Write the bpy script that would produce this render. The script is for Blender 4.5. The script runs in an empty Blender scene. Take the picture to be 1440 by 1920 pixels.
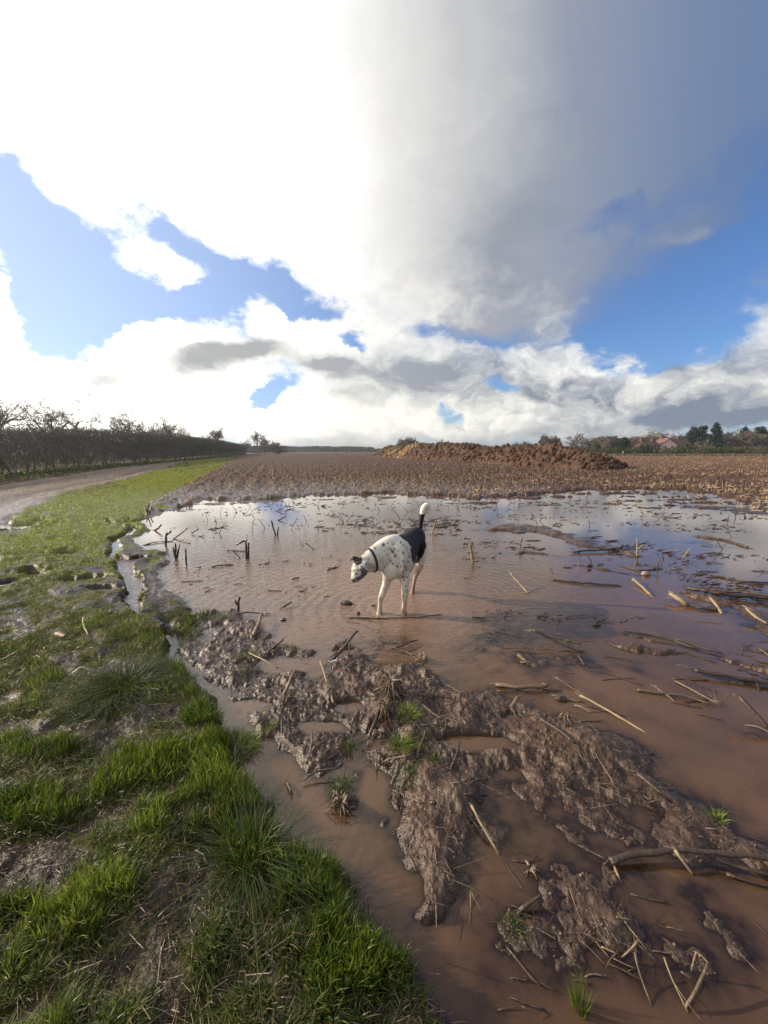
QA = 1500
import bpy, math, numpy as np
from mathutils import Vector
R = np.random.default_rng(11)
SC = bpy.context.scene
COL = SC.collection
F, HC = 740.0, 1.45
PITCH = math.atan((960 - 845) / F)
CP, SP = math.cos(PITCH), math.sin(PITCH)
SUN_AZ, SUN_EL = math.radians(-75), math.radians(21)      # azimuth clockwise from +Y

# ---------------------------------------------------------------- camera maths (used to find where things stand on the ground)
def ray(px, py):
    dx = (np.asarray(px, float) - 720) / F; dy = -(np.asarray(py, float) - 960) / F
    return dx, CP + dy * SP, -SP + dy * CP
def gp(px, py, z=0.0):
    x, y, w = ray(px, py); t = (z - HC) / w
    return np.stack([x * t, y * t], -1)
def at_depth(px, py, Y):
    x, y, w = ray(px, py); t = Y / y
    return (float(x * t), float(Y), float(HC + w * t))
def G(*pts): return np.array([gp(a, b) for a, b in pts])
def proj(x, y, z):
    f = y * CP + (HC - z) * SP; u = y * SP - (HC - z) * CP
    return 720 + F * x / f, 960 - F * u / f

# ---------------------------------------------------------------- noise
def _h(ix, iy, s):
    n = (ix * 374761393 + iy * 668265263 + s * 1274126177) & 0xffffffff
    n = ((n ^ (n >> 13)) * 1274126177) & 0xffffffff
    return ((n ^ (n >> 16)) & 0xffffff) / float(0x1000000)
def vn(x, y, s=0):
    fx, fy = np.floor(x), np.floor(y); ix, iy = fx.astype(np.int64), fy.astype(np.int64)
    u, v = x - fx, y - fy
    u = u * u * u * (u * (u * 6 - 15) + 10); v = v * v * v * (v * (v * 6 - 15) + 10)
    a, b, c, d = _h(ix, iy, s), _h(ix + 1, iy, s), _h(ix, iy + 1, s), _h(ix + 1, iy + 1, s)
    return a + (b - a) * u + (c - a) * v + (a - b - c + d) * u * v
def fbm(x, y, s=0, o=4, g=0.5):
    t = 0; a = 1; n = 0
    for k in range(o):
        t = t + a * vn(x, y, s + k * 17); n += a; a *= g
        x, y = (x * 0.8 - y * 0.6) * 2.03, (x * 0.6 + y * 0.8) * 2.03
    return t / n
def ss(a, b, x):
    t = np.clip((x - a) / (b - a), 0, 1); return t * t * (3 - 2 * t)
def sdpoly(x, y, P):
    """signed distance to a polygon, negative inside"""
    d = np.full(x.shape, 1e9); ins = np.zeros(x.shape, bool)
    n = len(P)
    for i in range(n):
        ax, ay = P[i]; bx, by = P[(i + 1) % n]
        ex, ey = bx - ax, by - ay; wx, wy = x - ax, y - ay
        t = np.clip((wx * ex + wy * ey) / (ex * ex + ey * ey + 1e-12), 0, 1)
        d = np.minimum(d, (wx - ex * t) ** 2 + (wy - ey * t) ** 2)
        c = ((ay > y) != (by > y)) & (x < (bx - ax) * (y - ay) / (by - ay + 1e-12) + ax)
        ins ^= c
    d = np.sqrt(d); return np.where(ins, -d, d)
def sdline(x, y, P, W):
    """distance to a polyline divided into its half width: below 1 inside"""
    best = np.full(x.shape, 1e9)
    for i in range(len(P) - 1):
        ax, ay = P[i]; bx, by = P[i + 1]; ex, ey = bx - ax, by - ay; wx, wy = x - ax, y - ay
        t = np.clip((wx * ex + wy * ey) / (ex * ex + ey * ey + 1e-12), 0, 1)
        d = np.hypot(wx - ex * t, wy - ey * t) / (W[i] + (W[i + 1] - W[i]) * t)
        best = np.minimum(best, d)
    return best

# ---------------------------------------------------------------- meshes
def mesh(name, V, quads=None, tris=None, mat=None, smooth=True, parent=None, attrs=None, loc=None):
    V = np.asarray(V, np.float32).reshape(-1, 3)
    if loc is not None: V = V - np.array(loc, np.float32)
    parts, counts = [], []
    if quads is not None and len(quads): parts.append(np.asarray(quads, np.int32).ravel()); counts += [np.full(len(quads), 4, np.int32)]
    if tris is not None and len(tris): parts.append(np.asarray(tris, np.int32).ravel()); counts += [np.full(len(tris), 3, np.int32)]
    L = np.concatenate(parts); C = np.concatenate(counts)
    me = bpy.data.meshes.new(name)
    me.vertices.add(len(V)); me.vertices.foreach_set('co', V.ravel())
    me.loops.add(len(L)); me.loops.foreach_set('vertex_index', L)
    me.polygons.add(len(C)); st = np.zeros(len(C), np.int32); st[1:] = np.cumsum(C)[:-1]
    me.polygons.foreach_set('loop_start', st)
    me.polygons.foreach_set('use_smooth', np.full(len(C), smooth, bool))
    me.update(calc_edges=True)
    for k, a in (attrs or {}).items():
        a = np.asarray(a, np.float32)
        if a.ndim == 1:
            at = me.attributes.new(k, 'FLOAT', 'POINT'); at.data.foreach_set('value', a)
        else:
            at = me.attributes.new(k, 'FLOAT_COLOR', 'POINT')
            if a.shape[1] == 3: a = np.concatenate([a, np.ones((len(a), 1), np.float32)], 1)
            at.data.foreach_set('color', a.ravel())
    if mat is not None: me.materials.append(mat)
    o = bpy.data.objects.new(name, me); COL.objects.link(o)
    if loc is not None and parent is None: o.location = loc
    if parent is not None: o.parent = parent
    return o
def empty(name, loc, label, cat, group=None):
    o = bpy.data.objects.new(name, None); COL.objects.link(o); o.location = loc
    o.empty_display_size = 0.1
    return tag(o, label, cat, group)
def tag(o, label=None, cat=None, group=None, kind=None):
    if label: o['label'] = label
    if cat: o['category'] = cat
    if group: o['group'] = group
    if kind: o['kind'] = kind
    return o

def frames(P):
    P = np.asarray(P, float); T = np.gradient(P, axis=0); T /= np.linalg.norm(T, axis=1, keepdims=True) + 1e-12
    up = np.array([0, 0, 1.0]); S = np.cross(T, up)
    bad = np.linalg.norm(S, axis=1) < 0.15
    S[bad] = np.cross(T[bad], [1.0, 0.1, 0])
    S /= np.linalg.norm(S, axis=1, keepdims=True)
    for i in range(1, len(S)):
        if np.dot(S[i], S[i - 1]) < 0: S[i] = -S[i]
    U = np.cross(S, T); return T, S, U
class MB:
    """collects shapes that become one mesh"""
    def __init__(s): s.V = []; s.Q = []; s.T = []; s.C = []; s.n = 0
    def add(s, V, Q=None, T=None, c=0.5):
        V = np.asarray(V, float).reshape(-1, 3)
        if Q is not None and len(Q): s.Q.append(np.asarray(Q) + s.n)
        if T is not None and len(T): s.T.append(np.asarray(T) + s.n)
        s.V.append(V); s.C.append(np.full(len(V), c) if np.isscalar(c) else np.asarray(c)); s.n += len(V)
    def tube(s, P, W, H=None, sides=8, c=0.5, ragged=0.0):
        P = np.asarray(P, float); T, S, U = frames(P); n = len(P)
        W = np.broadcast_to(W, n); H = W if H is None else np.broadcast_to(H, n)
        a = np.arange(sides) / sides * 2 * math.pi
        V = P[:, None] + S[:, None] * (np.cos(a)[None, :, None] * W[:, None, None]) + U[:, None] * (np.sin(a)[None, :, None] * H[:, None, None])
        if ragged:
            V[-1] += T[-1] * R.uniform(-ragged, ragged, (sides, 1)); V[0] -= T[0] * R.uniform(-ragged, ragged, (sides, 1)) * .5
        i = np.arange(n - 1)[:, None] * sides; j = np.arange(sides)[None]; k = (j + 1) % sides
        Q = np.stack([i + j, i + k, i + sides + k, i + sides + j], -1).reshape(-1, 4)
        V = V.reshape(-1, 3); m = len(V)
        V = np.concatenate([V, P[:1] , P[-1:]])
        T1 = np.stack([(np.arange(sides) + 1) % sides, np.arange(sides), np.full(sides, m)], -1)
        b = (n - 1) * sides
        T2 = np.stack([b + np.arange(sides), b + (np.arange(sides) + 1) % sides, np.full(sides, m + 1)], -1)
        s.add(V, Q, np.concatenate([T1, T2]), c)
    def segs(s, A, B, RA, RB, c=None, sides=3):
        """many straight tapered twigs at once"""
        A, B = np.asarray(A, float), np.asarray(B, float); n = len(A)
        T = B - A; T /= np.linalg.norm(T, axis=1, keepdims=True) + 1e-9
        r = np.where(np.abs(T[:, 2:3]) > .9, [[1., 0, 0]], [[0, 0, 1.]]); S = np.cross(T, r); S /= np.linalg.norm(S, axis=1, keepdims=True); U = np.cross(S, T)
        a = np.arange(sides) / sides * 2 * math.pi
        ring = S[:, None] * np.cos(a)[None, :, None] + U[:, None] * np.sin(a)[None, :, None]
        RA = np.broadcast_to(RA, n); RB = np.broadcast_to(RB, n)
        V = np.concatenate([A[:, None] + ring * RA[:, None, None], B[:, None] + ring * RB[:, None, None]], 1)
        base = np.arange(n)[:, None] * 2 * sides; j = np.arange(sides)[None]; k = (j + 1) % sides
        Q = np.stack([base + j, base + k, base + sides + k, base + sides + j], -1).reshape(-1, 4)
        cc = np.repeat(np.full(n, .5) if c is None else c, 2 * sides)
        s.add(V.reshape(-1, 3), Q, None, cc)
    def box(s, lo, hi, c=0.5):
        x0, y0, z0 = lo; x1, y1, z1 = hi
        V = [(x0, y0, z0), (x1, y0, z0), (x1, y1, z0), (x0, y1, z0), (x0, y0, z1), (x1, y0, z1), (x1, y1, z1), (x0, y1, z1)]
        s.add(V, [(0, 3, 2, 1), (4, 5, 6, 7), (0, 1, 5, 4), (1, 2, 6, 5), (2, 3, 7, 6), (3, 0, 4, 7)], None, c)
    def build(s, name, mat, parent=None, smooth=True, loc=None, attrs=None):
        V = np.concatenate(s.V); Q = np.concatenate(s.Q) if s.Q else None; T = np.concatenate(s.T) if s.T else None
        a = {'shade': np.concatenate(s.C)}; a.update(attrs or {})
        return mesh(name, V, Q, T, mat, smooth, parent, a, loc)

# ---------------------------------------------------------------- node helper
class N:
    def __init__(s, tree): s.t = tree; tree.nodes.clear()
    def n(s, typ, ins=None, **kw):
        nd = s.t.nodes.new(typ)
        for k, v in kw.items(): setattr(nd, k, v)
        for k, v in (ins or {}).items(): s.set(nd.inputs[k], v)
        return nd
    def set(s, inp, v):
        if isinstance(v, bpy.types.NodeSocket): s.t.links.new(v, inp)
        elif isinstance(v, bpy.types.Node): s.t.links.new(v.outputs[0], inp)
        else: inp.default_value = v
    def m(s, op, a, b=0.0, c=0.0, clamp=False):
        return s.n('ShaderNodeMath', {0: a, 1: b, 2: c}, operation=op, use_clamp=clamp).outputs[0]
    def vm(s, op, a, b=(0, 0, 0)):
        nd = s.n('ShaderNodeVectorMath', {0: a, 1: b}, operation=op)
        return nd.outputs['Value'] if op in ('DOT_PRODUCT', 'LENGTH') else nd.outputs[0]
    def ramp(s, x, a, b, c=0.0, d=1.0):
        return s.n('ShaderNodeMapRange', {0: x, 1: a, 2: b, 3: c, 4: d}, interpolation_type='SMOOTHSTEP').outputs[0]
    def mix(s, f, a, b, mode='MIX'):
        nd = s.n('ShaderNodeMix', data_type='RGBA', blend_type=mode)
        s.set(nd.inputs[0], f)
        for i, v in ((6, a), (7, b)):
            if isinstance(v, tuple) and len(v) == 3: v = v + (1,)
            s.set(nd.inputs[i], v)
        return nd.outputs[2]
    def noise(s, vec, scale, detail=4, rough=.55, dist=0.0):
        return s.n('ShaderNodeTexNoise', {'Vector': vec, 'Scale': scale, 'Detail': detail, 'Roughness': rough, 'Distortion': dist}).outputs[0]
    def attr(s, name): return s.n('ShaderNodeAttribute', attribute_name=name)
def material(name):
    m = bpy.data.materials.new(name); m.use_nodes = True; return m, N(m.node_tree)
def simple(name, c1, c2, rough=.6, scale=20, bump=.0, spec=.5, coord='Object', shade=True, sub=0, bd=.01, transl=None, stretch=None):
    """two-colour mottled material; 'shade' picks the vertex tint of the single piece"""
    m, n = material(name)
    co = n.n('ShaderNodeTexCoord').outputs[coord]
    if stretch: co = n.vm('MULTIPLY', co, stretch)
    f = n.noise(co, scale, 5)
    if shade: f = n.m('MULTIPLY_ADD', n.attr('shade').outputs['Fac'], .8, n.m('MULTIPLY_ADD', f, .9, -.35), clamp=True)
    col = n.mix(f, c1, c2)
    p = n.n('ShaderNodeBsdfPrincipled', {'Base Color': col, 'Roughness': rough, 'Specular IOR Level': spec})
    if bump:
        b = n.n('ShaderNodeBump', {'Height': n.noise(co, scale * 3, 4), 'Strength': bump, 'Distance': bd}); n.set(p.inputs['Normal'], b)
    out = p.outputs[0]
    if transl:
        tr = n.n('ShaderNodeBsdfTranslucent', {'Color': n.mix(f, transl[0], transl[1])})
        out = n.n('ShaderNodeMixShader', {0: transl[2], 1: out, 2: tr.outputs[0]}).outputs[0]
    n.n('ShaderNodeOutputMaterial', {'Surface': out}); return m

# ---------------------------------------------------------------- camera, sun, world
cam = bpy.data.cameras.new('camera'); cam.sensor_fit = 'HORIZONTAL'; cam.sensor_width = 36; cam.lens = F / 1440 * 36
cam.clip_start = .05; cam.clip_end = 9000
co = bpy.data.objects.new('camera', cam); COL.objects.link(co); co.location = (0, 0, HC); co.rotation_euler = (math.pi / 2 - PITCH, 0, 0)
SC.camera = co
sl = bpy.data.lights.new('sun', 'SUN'); sl.energy = 5.0; sl.angle = math.radians(.6); sl.color = (1, .85, .66)
so = bpy.data.objects.new('sun', sl); COL.objects.link(so)
sd = Vector((math.sin(SUN_AZ) * math.cos(SUN_EL), math.cos(SUN_AZ) * math.cos(SUN_EL), math.sin(SUN_EL)))
so.rotation_euler = sd.to_track_quat('Z', 'Y').to_euler(); so.location = (-30, 20, 30)
SC.view_settings.view_transform = 'Standard'; SC.view_settings.look = 'None'; SC.view_settings.exposure = .40
SC.cycles.max_bounces = 6; SC.cycles.transparent_max_bounces = 8; SC.cycles.caustics_reflective = False
SC.cycles.use_denoising = True

def build_world():
    w = bpy.data.worlds.new('World'); SC.world = w; w.use_nodes = True; n = N(w.node_tree)
    sky = n.n('ShaderNodeTexSky', sky_type='NISHITA'); sky.sun_disc = False; sky.sun_elevation = SUN_EL; sky.sun_rotation = SUN_AZ
    sky.air_density = 1.0; sky.dust_density = .2; sky.ozone_density = 3.0
    d = n.n('ShaderNodeTexCoord').outputs['Generated']
    s = n.n('ShaderNodeSeparateXYZ', {0: d})
    az = n.m('ARCTAN2', s.outputs[0], s.outputs[1]); el = n.m('ARCSINE', s.outputs[2])
    # domain warp in angle space gives clouds a ragged edge
    raw = n.n('ShaderNodeCombineXYZ', {0: az, 1: el, 2: 1.0}).outputs[0]
    lo = n.vm('MULTIPLY', raw, (1.0, 1.5, 0))
    w1 = n.n('ShaderNodeTexNoise', {'Vector': lo, 'Scale': 5.0, 'Detail': 7, 'Roughness': .58}).outputs['Color']
    w1 = n.vm('SUBTRACT', w1, (.5, .5, .5)); w1 = n.vm('MULTIPLY', w1, (.20, .15, 0))
    warp = n.vm('ADD', raw, w1)
    def blobs(B, vec):
        acc = None
        for px, py, rx, ry, rot, wt in B:
            x0, y0, z0 = ray(px, py); A0 = math.atan2(x0, y0); E0 = math.asin(z0 / math.sqrt(x0 * x0 + y0 * y0 + z0 * z0))
            J = []
            for k, r_ in ((0, rx), (1, ry)):
                a = math.radians(rot) + (math.pi / 2 if k else 0); e = .25
                x1, y1, z1 = ray(px + math.cos(a) * r_ * e, py + math.sin(a) * r_ * e)
                J.append(((math.atan2(x1, y1) - A0) / e, (math.asin(z1 / math.sqrt(x1 * x1 + y1 * y1 + z1 * z1)) - E0) / e))
            M = np.linalg.inv(np.array(J).T)
            q = []
            for r_ in M:
                q.append(n.vm('DOT_PRODUCT', vec, (r_[0], r_[1], -r_[0] * A0 - r_[1] * E0)))
            r2 = n.m('MULTIPLY_ADD', q[0], q[0], n.m('MULTIPLY', q[1], q[1]))
            g = n.m('POWER', .36788, r2)
            acc = n.m('MULTIPLY_ADD', g, wt, acc if acc is not None else 0.0)
        return acc
    dens = blobs(CLOUDS, warp)
    fine = n.noise(lo, 9, 10, .63)
    streak = n.noise(n.vm('ADD', n.vm('MULTIPLY', n.vm('ADD', raw, n.vm('MULTIPLY', w1, (.7, .7, 0))), (2.4, 1.1, 0)), (3.37, 5.21, 3.13)), 2.3, 5, .5)
    D = n.m('ADD', dens, n.m('MULTIPLY_ADD', fine, 2.4, -1.2))
    alpha = n.ramp(D, n.ramp(el, .25, .6, .24, .12), n.ramp(el, .2, .6, .84, 1.25))
    behind = n.m('MULTIPLY', n.ramp(n.m('ABSOLUTE', az), .85, 1.3), n.ramp(n.m('ADD', fine, n.noise(lo, 1.6, 3)), .72, 1.02))
    over = n.ramp(el, .85, 1.15)
    alpha = n.m('MULTIPLY', alpha, n.ramp(n.m('MULTIPLY_ADD', streak, .4, az), -.25, 1.6, 1, n.ramp(el, .1, .35, 1, .0)))
    veil = blobs(VEIL, n.vm('ADD', raw, n.vm('MULTIPLY', w1, (.8, 1.2, 0))))
    mott = n.noise(n.vm('ADD', n.vm('MULTIPLY', raw, (1.6, 2.4, 0)), n.vm('MULTIPLY', w1, (2, 2, 0))), 3.2, 6, .55)
    veil = n.m('MULTIPLY', veil, n.m('MULTIPLY_ADD', mott, 2.3, n.m('MULTIPLY_ADD', streak, .5, -.42)), clamp=True)
    veil = n.ramp(veil, .12, 1.0, 0, .95)
    # brightness of the cloud: thick undersides are grey, the side towards the sun white
    sh = blobs(GREYS, n.vm('ADD', raw, n.vm('MULTIPLY', w1, (.9, .9, 0))))
    puff = n.noise(n.vm('ADD', lo, n.vm('MULTIPLY', w1, (1.5, 1.5, 0))), 14, 6, .6)
    alpha = n.m('MULTIPLY', alpha, n.m('SUBTRACT', 1.0, n.m('MULTIPLY', over, .8)))
    alpha = n.m('MAXIMUM', alpha, behind)
    sh = n.m('ADD', sh, n.m('MULTIPLY', behind, n.ramp(az, -.9, .3, .1, .75)))
    sh = n.m('ADD', sh, n.m('MULTIPLY', n.m('MULTIPLY_ADD', puff, 2.6, -1.2), n.m('MULTIPLY', n.ramp(az, -.5, .35, .25, .9), n.ramp(el, .2, .5, 1, .12))), clamp=True)
    sh = n.m('ADD', sh, n.m('MULTIPLY', n.ramp(az, -.3, .5, 0, .15), n.ramp(el, .3, .55)))
    white = n.mix(n.ramp(el, .0, .5), (1.14, 1.11, 1.00), (1.00, .975, .92))
    grey = n.mix(n.ramp(az, -.25, .55), (.42, .43, .44), (.225, .265, .34))
    sh = n.m('ADD', sh, n.m('MULTIPLY', n.m('MULTIPLY_ADD', streak, 1.6, -.75), n.ramp(el, .25, .5, 0, .22)), clamp=True)
    near = n.m('MULTIPLY_ADD', n.ramp(n.vm('DOT_PRODUCT', d, tuple(sd)), .30, .95), 1.6, 1.0)
    wv = n.n('ShaderNodeVectorMath', {0: white, 'Scale': near}, operation='SCALE').outputs[0]
    cc = n.mix(sh, wv, grey)
    blue = n.mix(1.0, sky.outputs[0], (.088, .112, .150), 'MULTIPLY')
    # thin high cloud and glare whiten the blue towards the sun
    glow = n.vm('DOT_PRODUCT', d, tuple(sd)); glow = n.ramp(glow, .15, 1.0, 0, .52)
    blue = n.mix(glow, blue, (.80, .92, 1.15))
    low = n.ramp(el, .0, .13, .4, 0); blue = n.mix(low, blue, (.62, .76, .92))
    c = n.mix(veil, blue, n.mix(n.ramp(az, .05, .75), (.44, .44, .46), (.145, .215, .37)))
    c = n.mix(alpha, c, cc)
    # below the horizon
    c = n.mix(n.ramp(el, -.03, -.005, 1, 0), c, (.12, .10, .08))
    n.n('ShaderNodeOutputWorld', {'Surface': n.n('ShaderNodeBackground', {'Color': c, 'Strength': .80}).outputs[0]})
CLOUDS = [(200, 20, 480, 230, 0, 1.7), (90, 190, 200, 110, 10, 1.0), (330, 310, 230, 100, 20, 1.0), (620, 200, 230, 300, 0, 2.2), (680, 430, 110, 170, 0, 1.5), (720, 560, 60, 60, 0, .8),
    (870, 220, 200, 380, 0, 1.7), (150, 400, 80, 50, 35, .7), (300, 470, 70, 40, 0, .7), (340, 520, 35, 25, 0, .5), (-60, 600, 95, 130, 0, 1.5), (30, 720, 160, 60, 0, 1.4),
    (325, 665, 150, 62, 0, 1.3), (500, 590, 55, 32, 20, .75), (600, 665, 170, 38, 0, .9), (790, 690, 160, 45, 0, 1.4), (1040, 680, 85, 40, 0, 1.5),
    (600, 800, 620, 40, 0, 1.1), (1240, 760, 380, 38, -8, 1.15), (1480, 610, 75, 80, 0, 1.1), (1450, 500, 60, 35, -30, .45), (1270, 440, 62, 26, -25, .30),
    (1320, 650, 90, 26, 0, .35), (1030, 600, 60, 28, -30, .45), (150, 790, 300, 26, 0, .8), (1010, 770, 120, 30, 0, .6),
    (500, 742, 34, 18, 0, -2.2), (200, 772, 60, 9, 0, -.6), (470, 505, 130, 26, 25, -.75), (320, 425, 50, 18, 45, -.6), (120, 560, 150, 70, 25, -1.0), (300, 555, 130, 28, 0, -.6), (0, 340, 40, 40, 0, -.6),
    (575, 580, 60, 18, 45, -.8), (460, 130, 45, 150, 0, -.35), (665, 642, 44, 9, 10, -.9), (925, 735, 45, 13, 0, -1.2), (850, 775, 30, 12, 0, -.9), (910, 625, 90, 14, 0, -.8), (1180, 640, 120, 50, 0, -.5), (430, 735, 60, 30, 0, 1.0), (650, 750, 200, 34, 0, 1.2), (960, 740, 120, 22, 0, .7), (1130, 700, 60, 30, 0, .6), (200, 740, 160, 26, 0, .9), (580, 610, 60, 22, 30, .7), (1330, 715, 160, 26, -8, .8)]
VEIL = [(950, 60, 440, 400, 0, 1.2), (1250, 120, 320, 220, -20, .85), (960, 520, 190, 90, -10, 1.2), (900, 420, 190, 200, 0, 1.0), (1150, 330, 200, 120, -20, .5), (1380, 20, 250, 140, 0, .6), (1280, 430, 80, 30, -25, .5), (1075, 425, 150, 34, -30, -.5), (1230, 380, 120, 30, -50, -.3)]
GREYS = [(1290, 100, 500, 620, 0, .85), (900, 120, 330, 520, 0, .22), (200, 180, 180, 70, 25, .22), (120, 300, 120, 40, 30, .16), (640, 60, 60, 160, 0, .15), (960, 480, 160, 130, 0, .65), (458, 90, 70, 240, 0, .42), (90, 60, 150, 60, 15, .25), (250, 20, 220, 50, 0, .15), (375, 690, 95, 36, -15, 1.0), (480, 655, 65, 28, 0, .9), (603, 685, 70, 20, 0, 1.1),
    (800, 702, 140, 38, 0, 1.15), (190, 712, 50, 28, 0, .8), (960, 745, 260, 22, 0, .4), (1260, 782, 340, 34, -4, .75), (1340, 700, 120, 30, 0, .5), (720, 828, 300, 12, 0, .5), (1440, 500, 60, 40, 0, .6), (50, 40, 90, 60, 20, .25), (1050, 720, 80, 22, 0, .5), (650, 745, 90, 12, 0, .3)]
build_world()
# ---------------------------------------------------------------- the lie of the land, from outlines laid on the ground
WATER = G((355, 945), (400, 938), (450, 940), (560, 932), (640, 928), (720, 925), (800, 928), (900, 934), (1000, 927), (1100, 919), (1200, 917), (1280, 917), (1330, 926), (1400, 940), (1440, 962), (1700, 985), (2300, 1040), (2300, 1500))
WATER = np.concatenate([WATER, [(3.5, -.6), (.9, -.6)], G((870, 1920), (800, 1800), (710, 1720), (650, 1625), (600, 1570), (560, 1535), (500, 1450), (450, 1380), (420, 1330), (395, 1290), (360, 1250), (325, 1200), (320, 1150), (318, 1110), (285, 1060), (262, 1010), (258, 985), (300, 962))])
MUD = G((300, 1150), (345, 1162), (440, 1150), (480, 1165), (520, 1200), (600, 1218), (645, 1195), (700, 1240), (790, 1232), (840, 1290), (880, 1300), (930, 1290), (1000, 1325), (1095, 1350), (1170, 1425), (1245, 1480), (1262, 1530), (1140, 1505), (1040, 1465), (960, 1440), (915, 1475), (895, 1520), (888, 1570), (876, 1640), (862, 1725), (800, 1745), (780, 1660), (735, 1565), (650, 1530), (600, 1470), (545, 1425), (490, 1385), (430, 1335), (385, 1290), (345, 1255), (310, 1200))
CHAN = G((222, 1040), (245, 1048), (264, 1080), (277, 1110), (277, 1150), (262, 1170), (245, 1152), (233, 1110), (222, 1075))
CHAN2 = G((216, 975), (236, 985), (240, 1040), (222, 1045))
CHAN3 = G((285, 1195), (300, 1195), (330, 1240), (362, 1265), (350, 1278), (315, 1250))
PONDS = [(655, 1325, .07, .05), (605, 1365, .12, .05), (700, 1480, .055, .11), (715, 1395, .05, .03), (545, 1245, .22, .12), (600, 1270, .1, .1), (640, 1225, .16, .05), (470, 1325, .12, .06), (870, 1390, .12, .05), (920, 1395, .2, .05), (560, 1200, .22, .06), (960, 1345, .05, .03)]
RIDGES = [  # centre line, half widths, height
    (G((1262, 1512), (1300, 1560), (1365, 1585), (1440, 1612), (1560, 1660)), [.06, .15, .10, .11, .12], .05),
    (G((1035, 1485), (1090, 1540), (1170, 1590)), [.02, .035, .03], .012),
    (G((930, 1690), (960, 1745), (1005, 1800), (1060, 1850)), [.06, .09, .10, .07], -.022),
    (G((980, 1690), (1070, 1720), (1150, 1790), (1230, 1830), (1330, 1840)), [.04, .07, .09, .09, .07], -.004),
    (G((1310, 1690), (1360, 1740), (1440, 1810)), [.05, .07, .08], -.012),
    (G((915, 992), (1000, 992), (1080, 1007), (1150, 1032), (1180, 1040)), [.25, .45, .3, .2, .1], .05),
    (G((940, 1042), (1000, 1036), (1060, 1045)), [.1, .18, .1], .012),
    (G((1440, 1185), (1400, 1150), (1330, 1125), (1280, 1120)), [.25, .22, .12, .05], .05),
    (G((1600, 1150), (1440, 1120), (1330, 1105)), [.3, .2, .1], .03),
    (G((1135, 1208), (1180, 1216), (1260, 1222)), [.03, .06, .03], .012),
    (G((1300, 1225), (1380, 1240), (1440, 1258)), [.03, .05, .06], .012),
    (G((1310, 1262), (1380, 1278), (1440, 1300)), [.03, .05, .05], .010),
    (G((1175, 1190), (1300, 1215), (1350, 1235)), [.03, .04, .03], .010),
    (G((640, 985), (700, 985), (760, 1000)), [.1, .22, .1], .015),
    (G((1290, 950), (1370, 955), (1440, 965)), [.5, .7, .9], .03),
    (G((1120, 1068), (1200, 1075)), [.1, .1], .004),
    (G((240, 985), (262, 1030), (290, 1080), (318, 1130), (330, 1165)), [.20, .15, .14, .15, .16], .075),
    (G((880, 1320), (940, 1322), (985, 1330)), [.10, .14, .08], .07),
    (G((960, 1372), (1040, 1385), (1120, 1405), (1160, 1440)), [.13, .17, .16, .09], .06),
    (G((1150, 1465), (1200, 1480), (1245, 1510)), [.10, .12, .06], .06),
    (G((840, 1460), (820, 1560), (830, 1650), (830, 1720)), [.13, .12, .10, .05], .06),
    (G((720, 1330), (700, 1375)), [.06, .04], .06), (G((560, 1290), (640, 1260), (760, 1255)), [.08, .12, .1], .04),
]
TRK_R = np.concatenate([[(-3.0, -30.), (-4.3, 0.), (-5.6, 4.0)], G((0, 988), (60, 957), (115, 927), (230, 902), (290, 884), (340, 868), (410, 852.5)), [(-60, 190)]])
TRK_L = np.concatenate([[(-90, 260)], G((400, 850.8), (300, 865.5), (200, 881), (100, 897), (0, 912)), [(-13.2, 8), (-12.4, 0), (-11, -30)]])
TRACK = np.concatenate([TRK_R, TRK_L])
VERGE_E = np.concatenate([[(1.0, -20.), (.75, .2)], G((850, 1920), (780, 1790), (700, 1720), (640, 1620), (590, 1560), (550, 1510), (490, 1440), (445, 1370), (410, 1320), (370, 1265), (345, 1215), (380, 1165), (310, 1110), (280, 1040), (262, 990), (300, 940), (345, 915), (400, 885), (440, 862)), G((462, 853.5)), [(-70, 260), (-400, 260), (-400, -20)]])
COVER = [(150, 965, 150, 45, 1.1), (290, 905, 90, 30, .9), (390, 868, 70, 14, .9), (60, 1050, 90, 40, .55), (160, 1168, 60, 14, .7), (205, 1190, 70, 20, .6), (40, 1262, 60, 18, .7), (100, 1300, 80, 30, .6),
    (235, 1315, 90, 38, .9), (250, 1240, 55, 30, .6), (375, 1165, 50, 22, .7), (340, 1200, 40, 30, .5), (330, 1330, 50, 30, .5), (60, 1440, 90, 35, .7), (250, 1430, 200, 40, .6), (430, 1385, 45, 55, 1.4), (355, 1265, 25, 20, .7),
    (480, 1500, 95, 75, 1.5), (590, 1650, 95, 80, 1.5), (700, 1830, 150, 110, 1.6), (350, 1480, 110, 60, .75), (60, 1560, 110, 45, .85), (210, 1500, 90, 30, .8), (120, 1760, 120, 50, .85),
    (230, 1715, 60, 30, .8), (150, 1890, 130, 50, .75), (480, 1625, 60, 60, 1.3), (260, 1640, 90, 30, .4), (620, 1880, 80, 60, .8), (20, 1220, 60, 30, .5), (30, 1650, 40, 30, .4),
    (70, 1690, 100, 40, -.7), (340, 1790, 90, 70, -.5), (400, 1500, 40, 60, -.2), (130, 1385, 90, 25, -.5), (480, 1745, 50, 50, -.8), (460, 1880, 80, 50, -.6), (190, 1215, 60, 20, -.4), (160, 1090, 120, 40, -.35), (330, 1690, 50, 40, -.4), (262, 1055, 30, 60, -1.3), (232, 1000, 26, 30, -.8), (300, 1125, 30, 24, -.6)]
COVER_G = []
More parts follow.
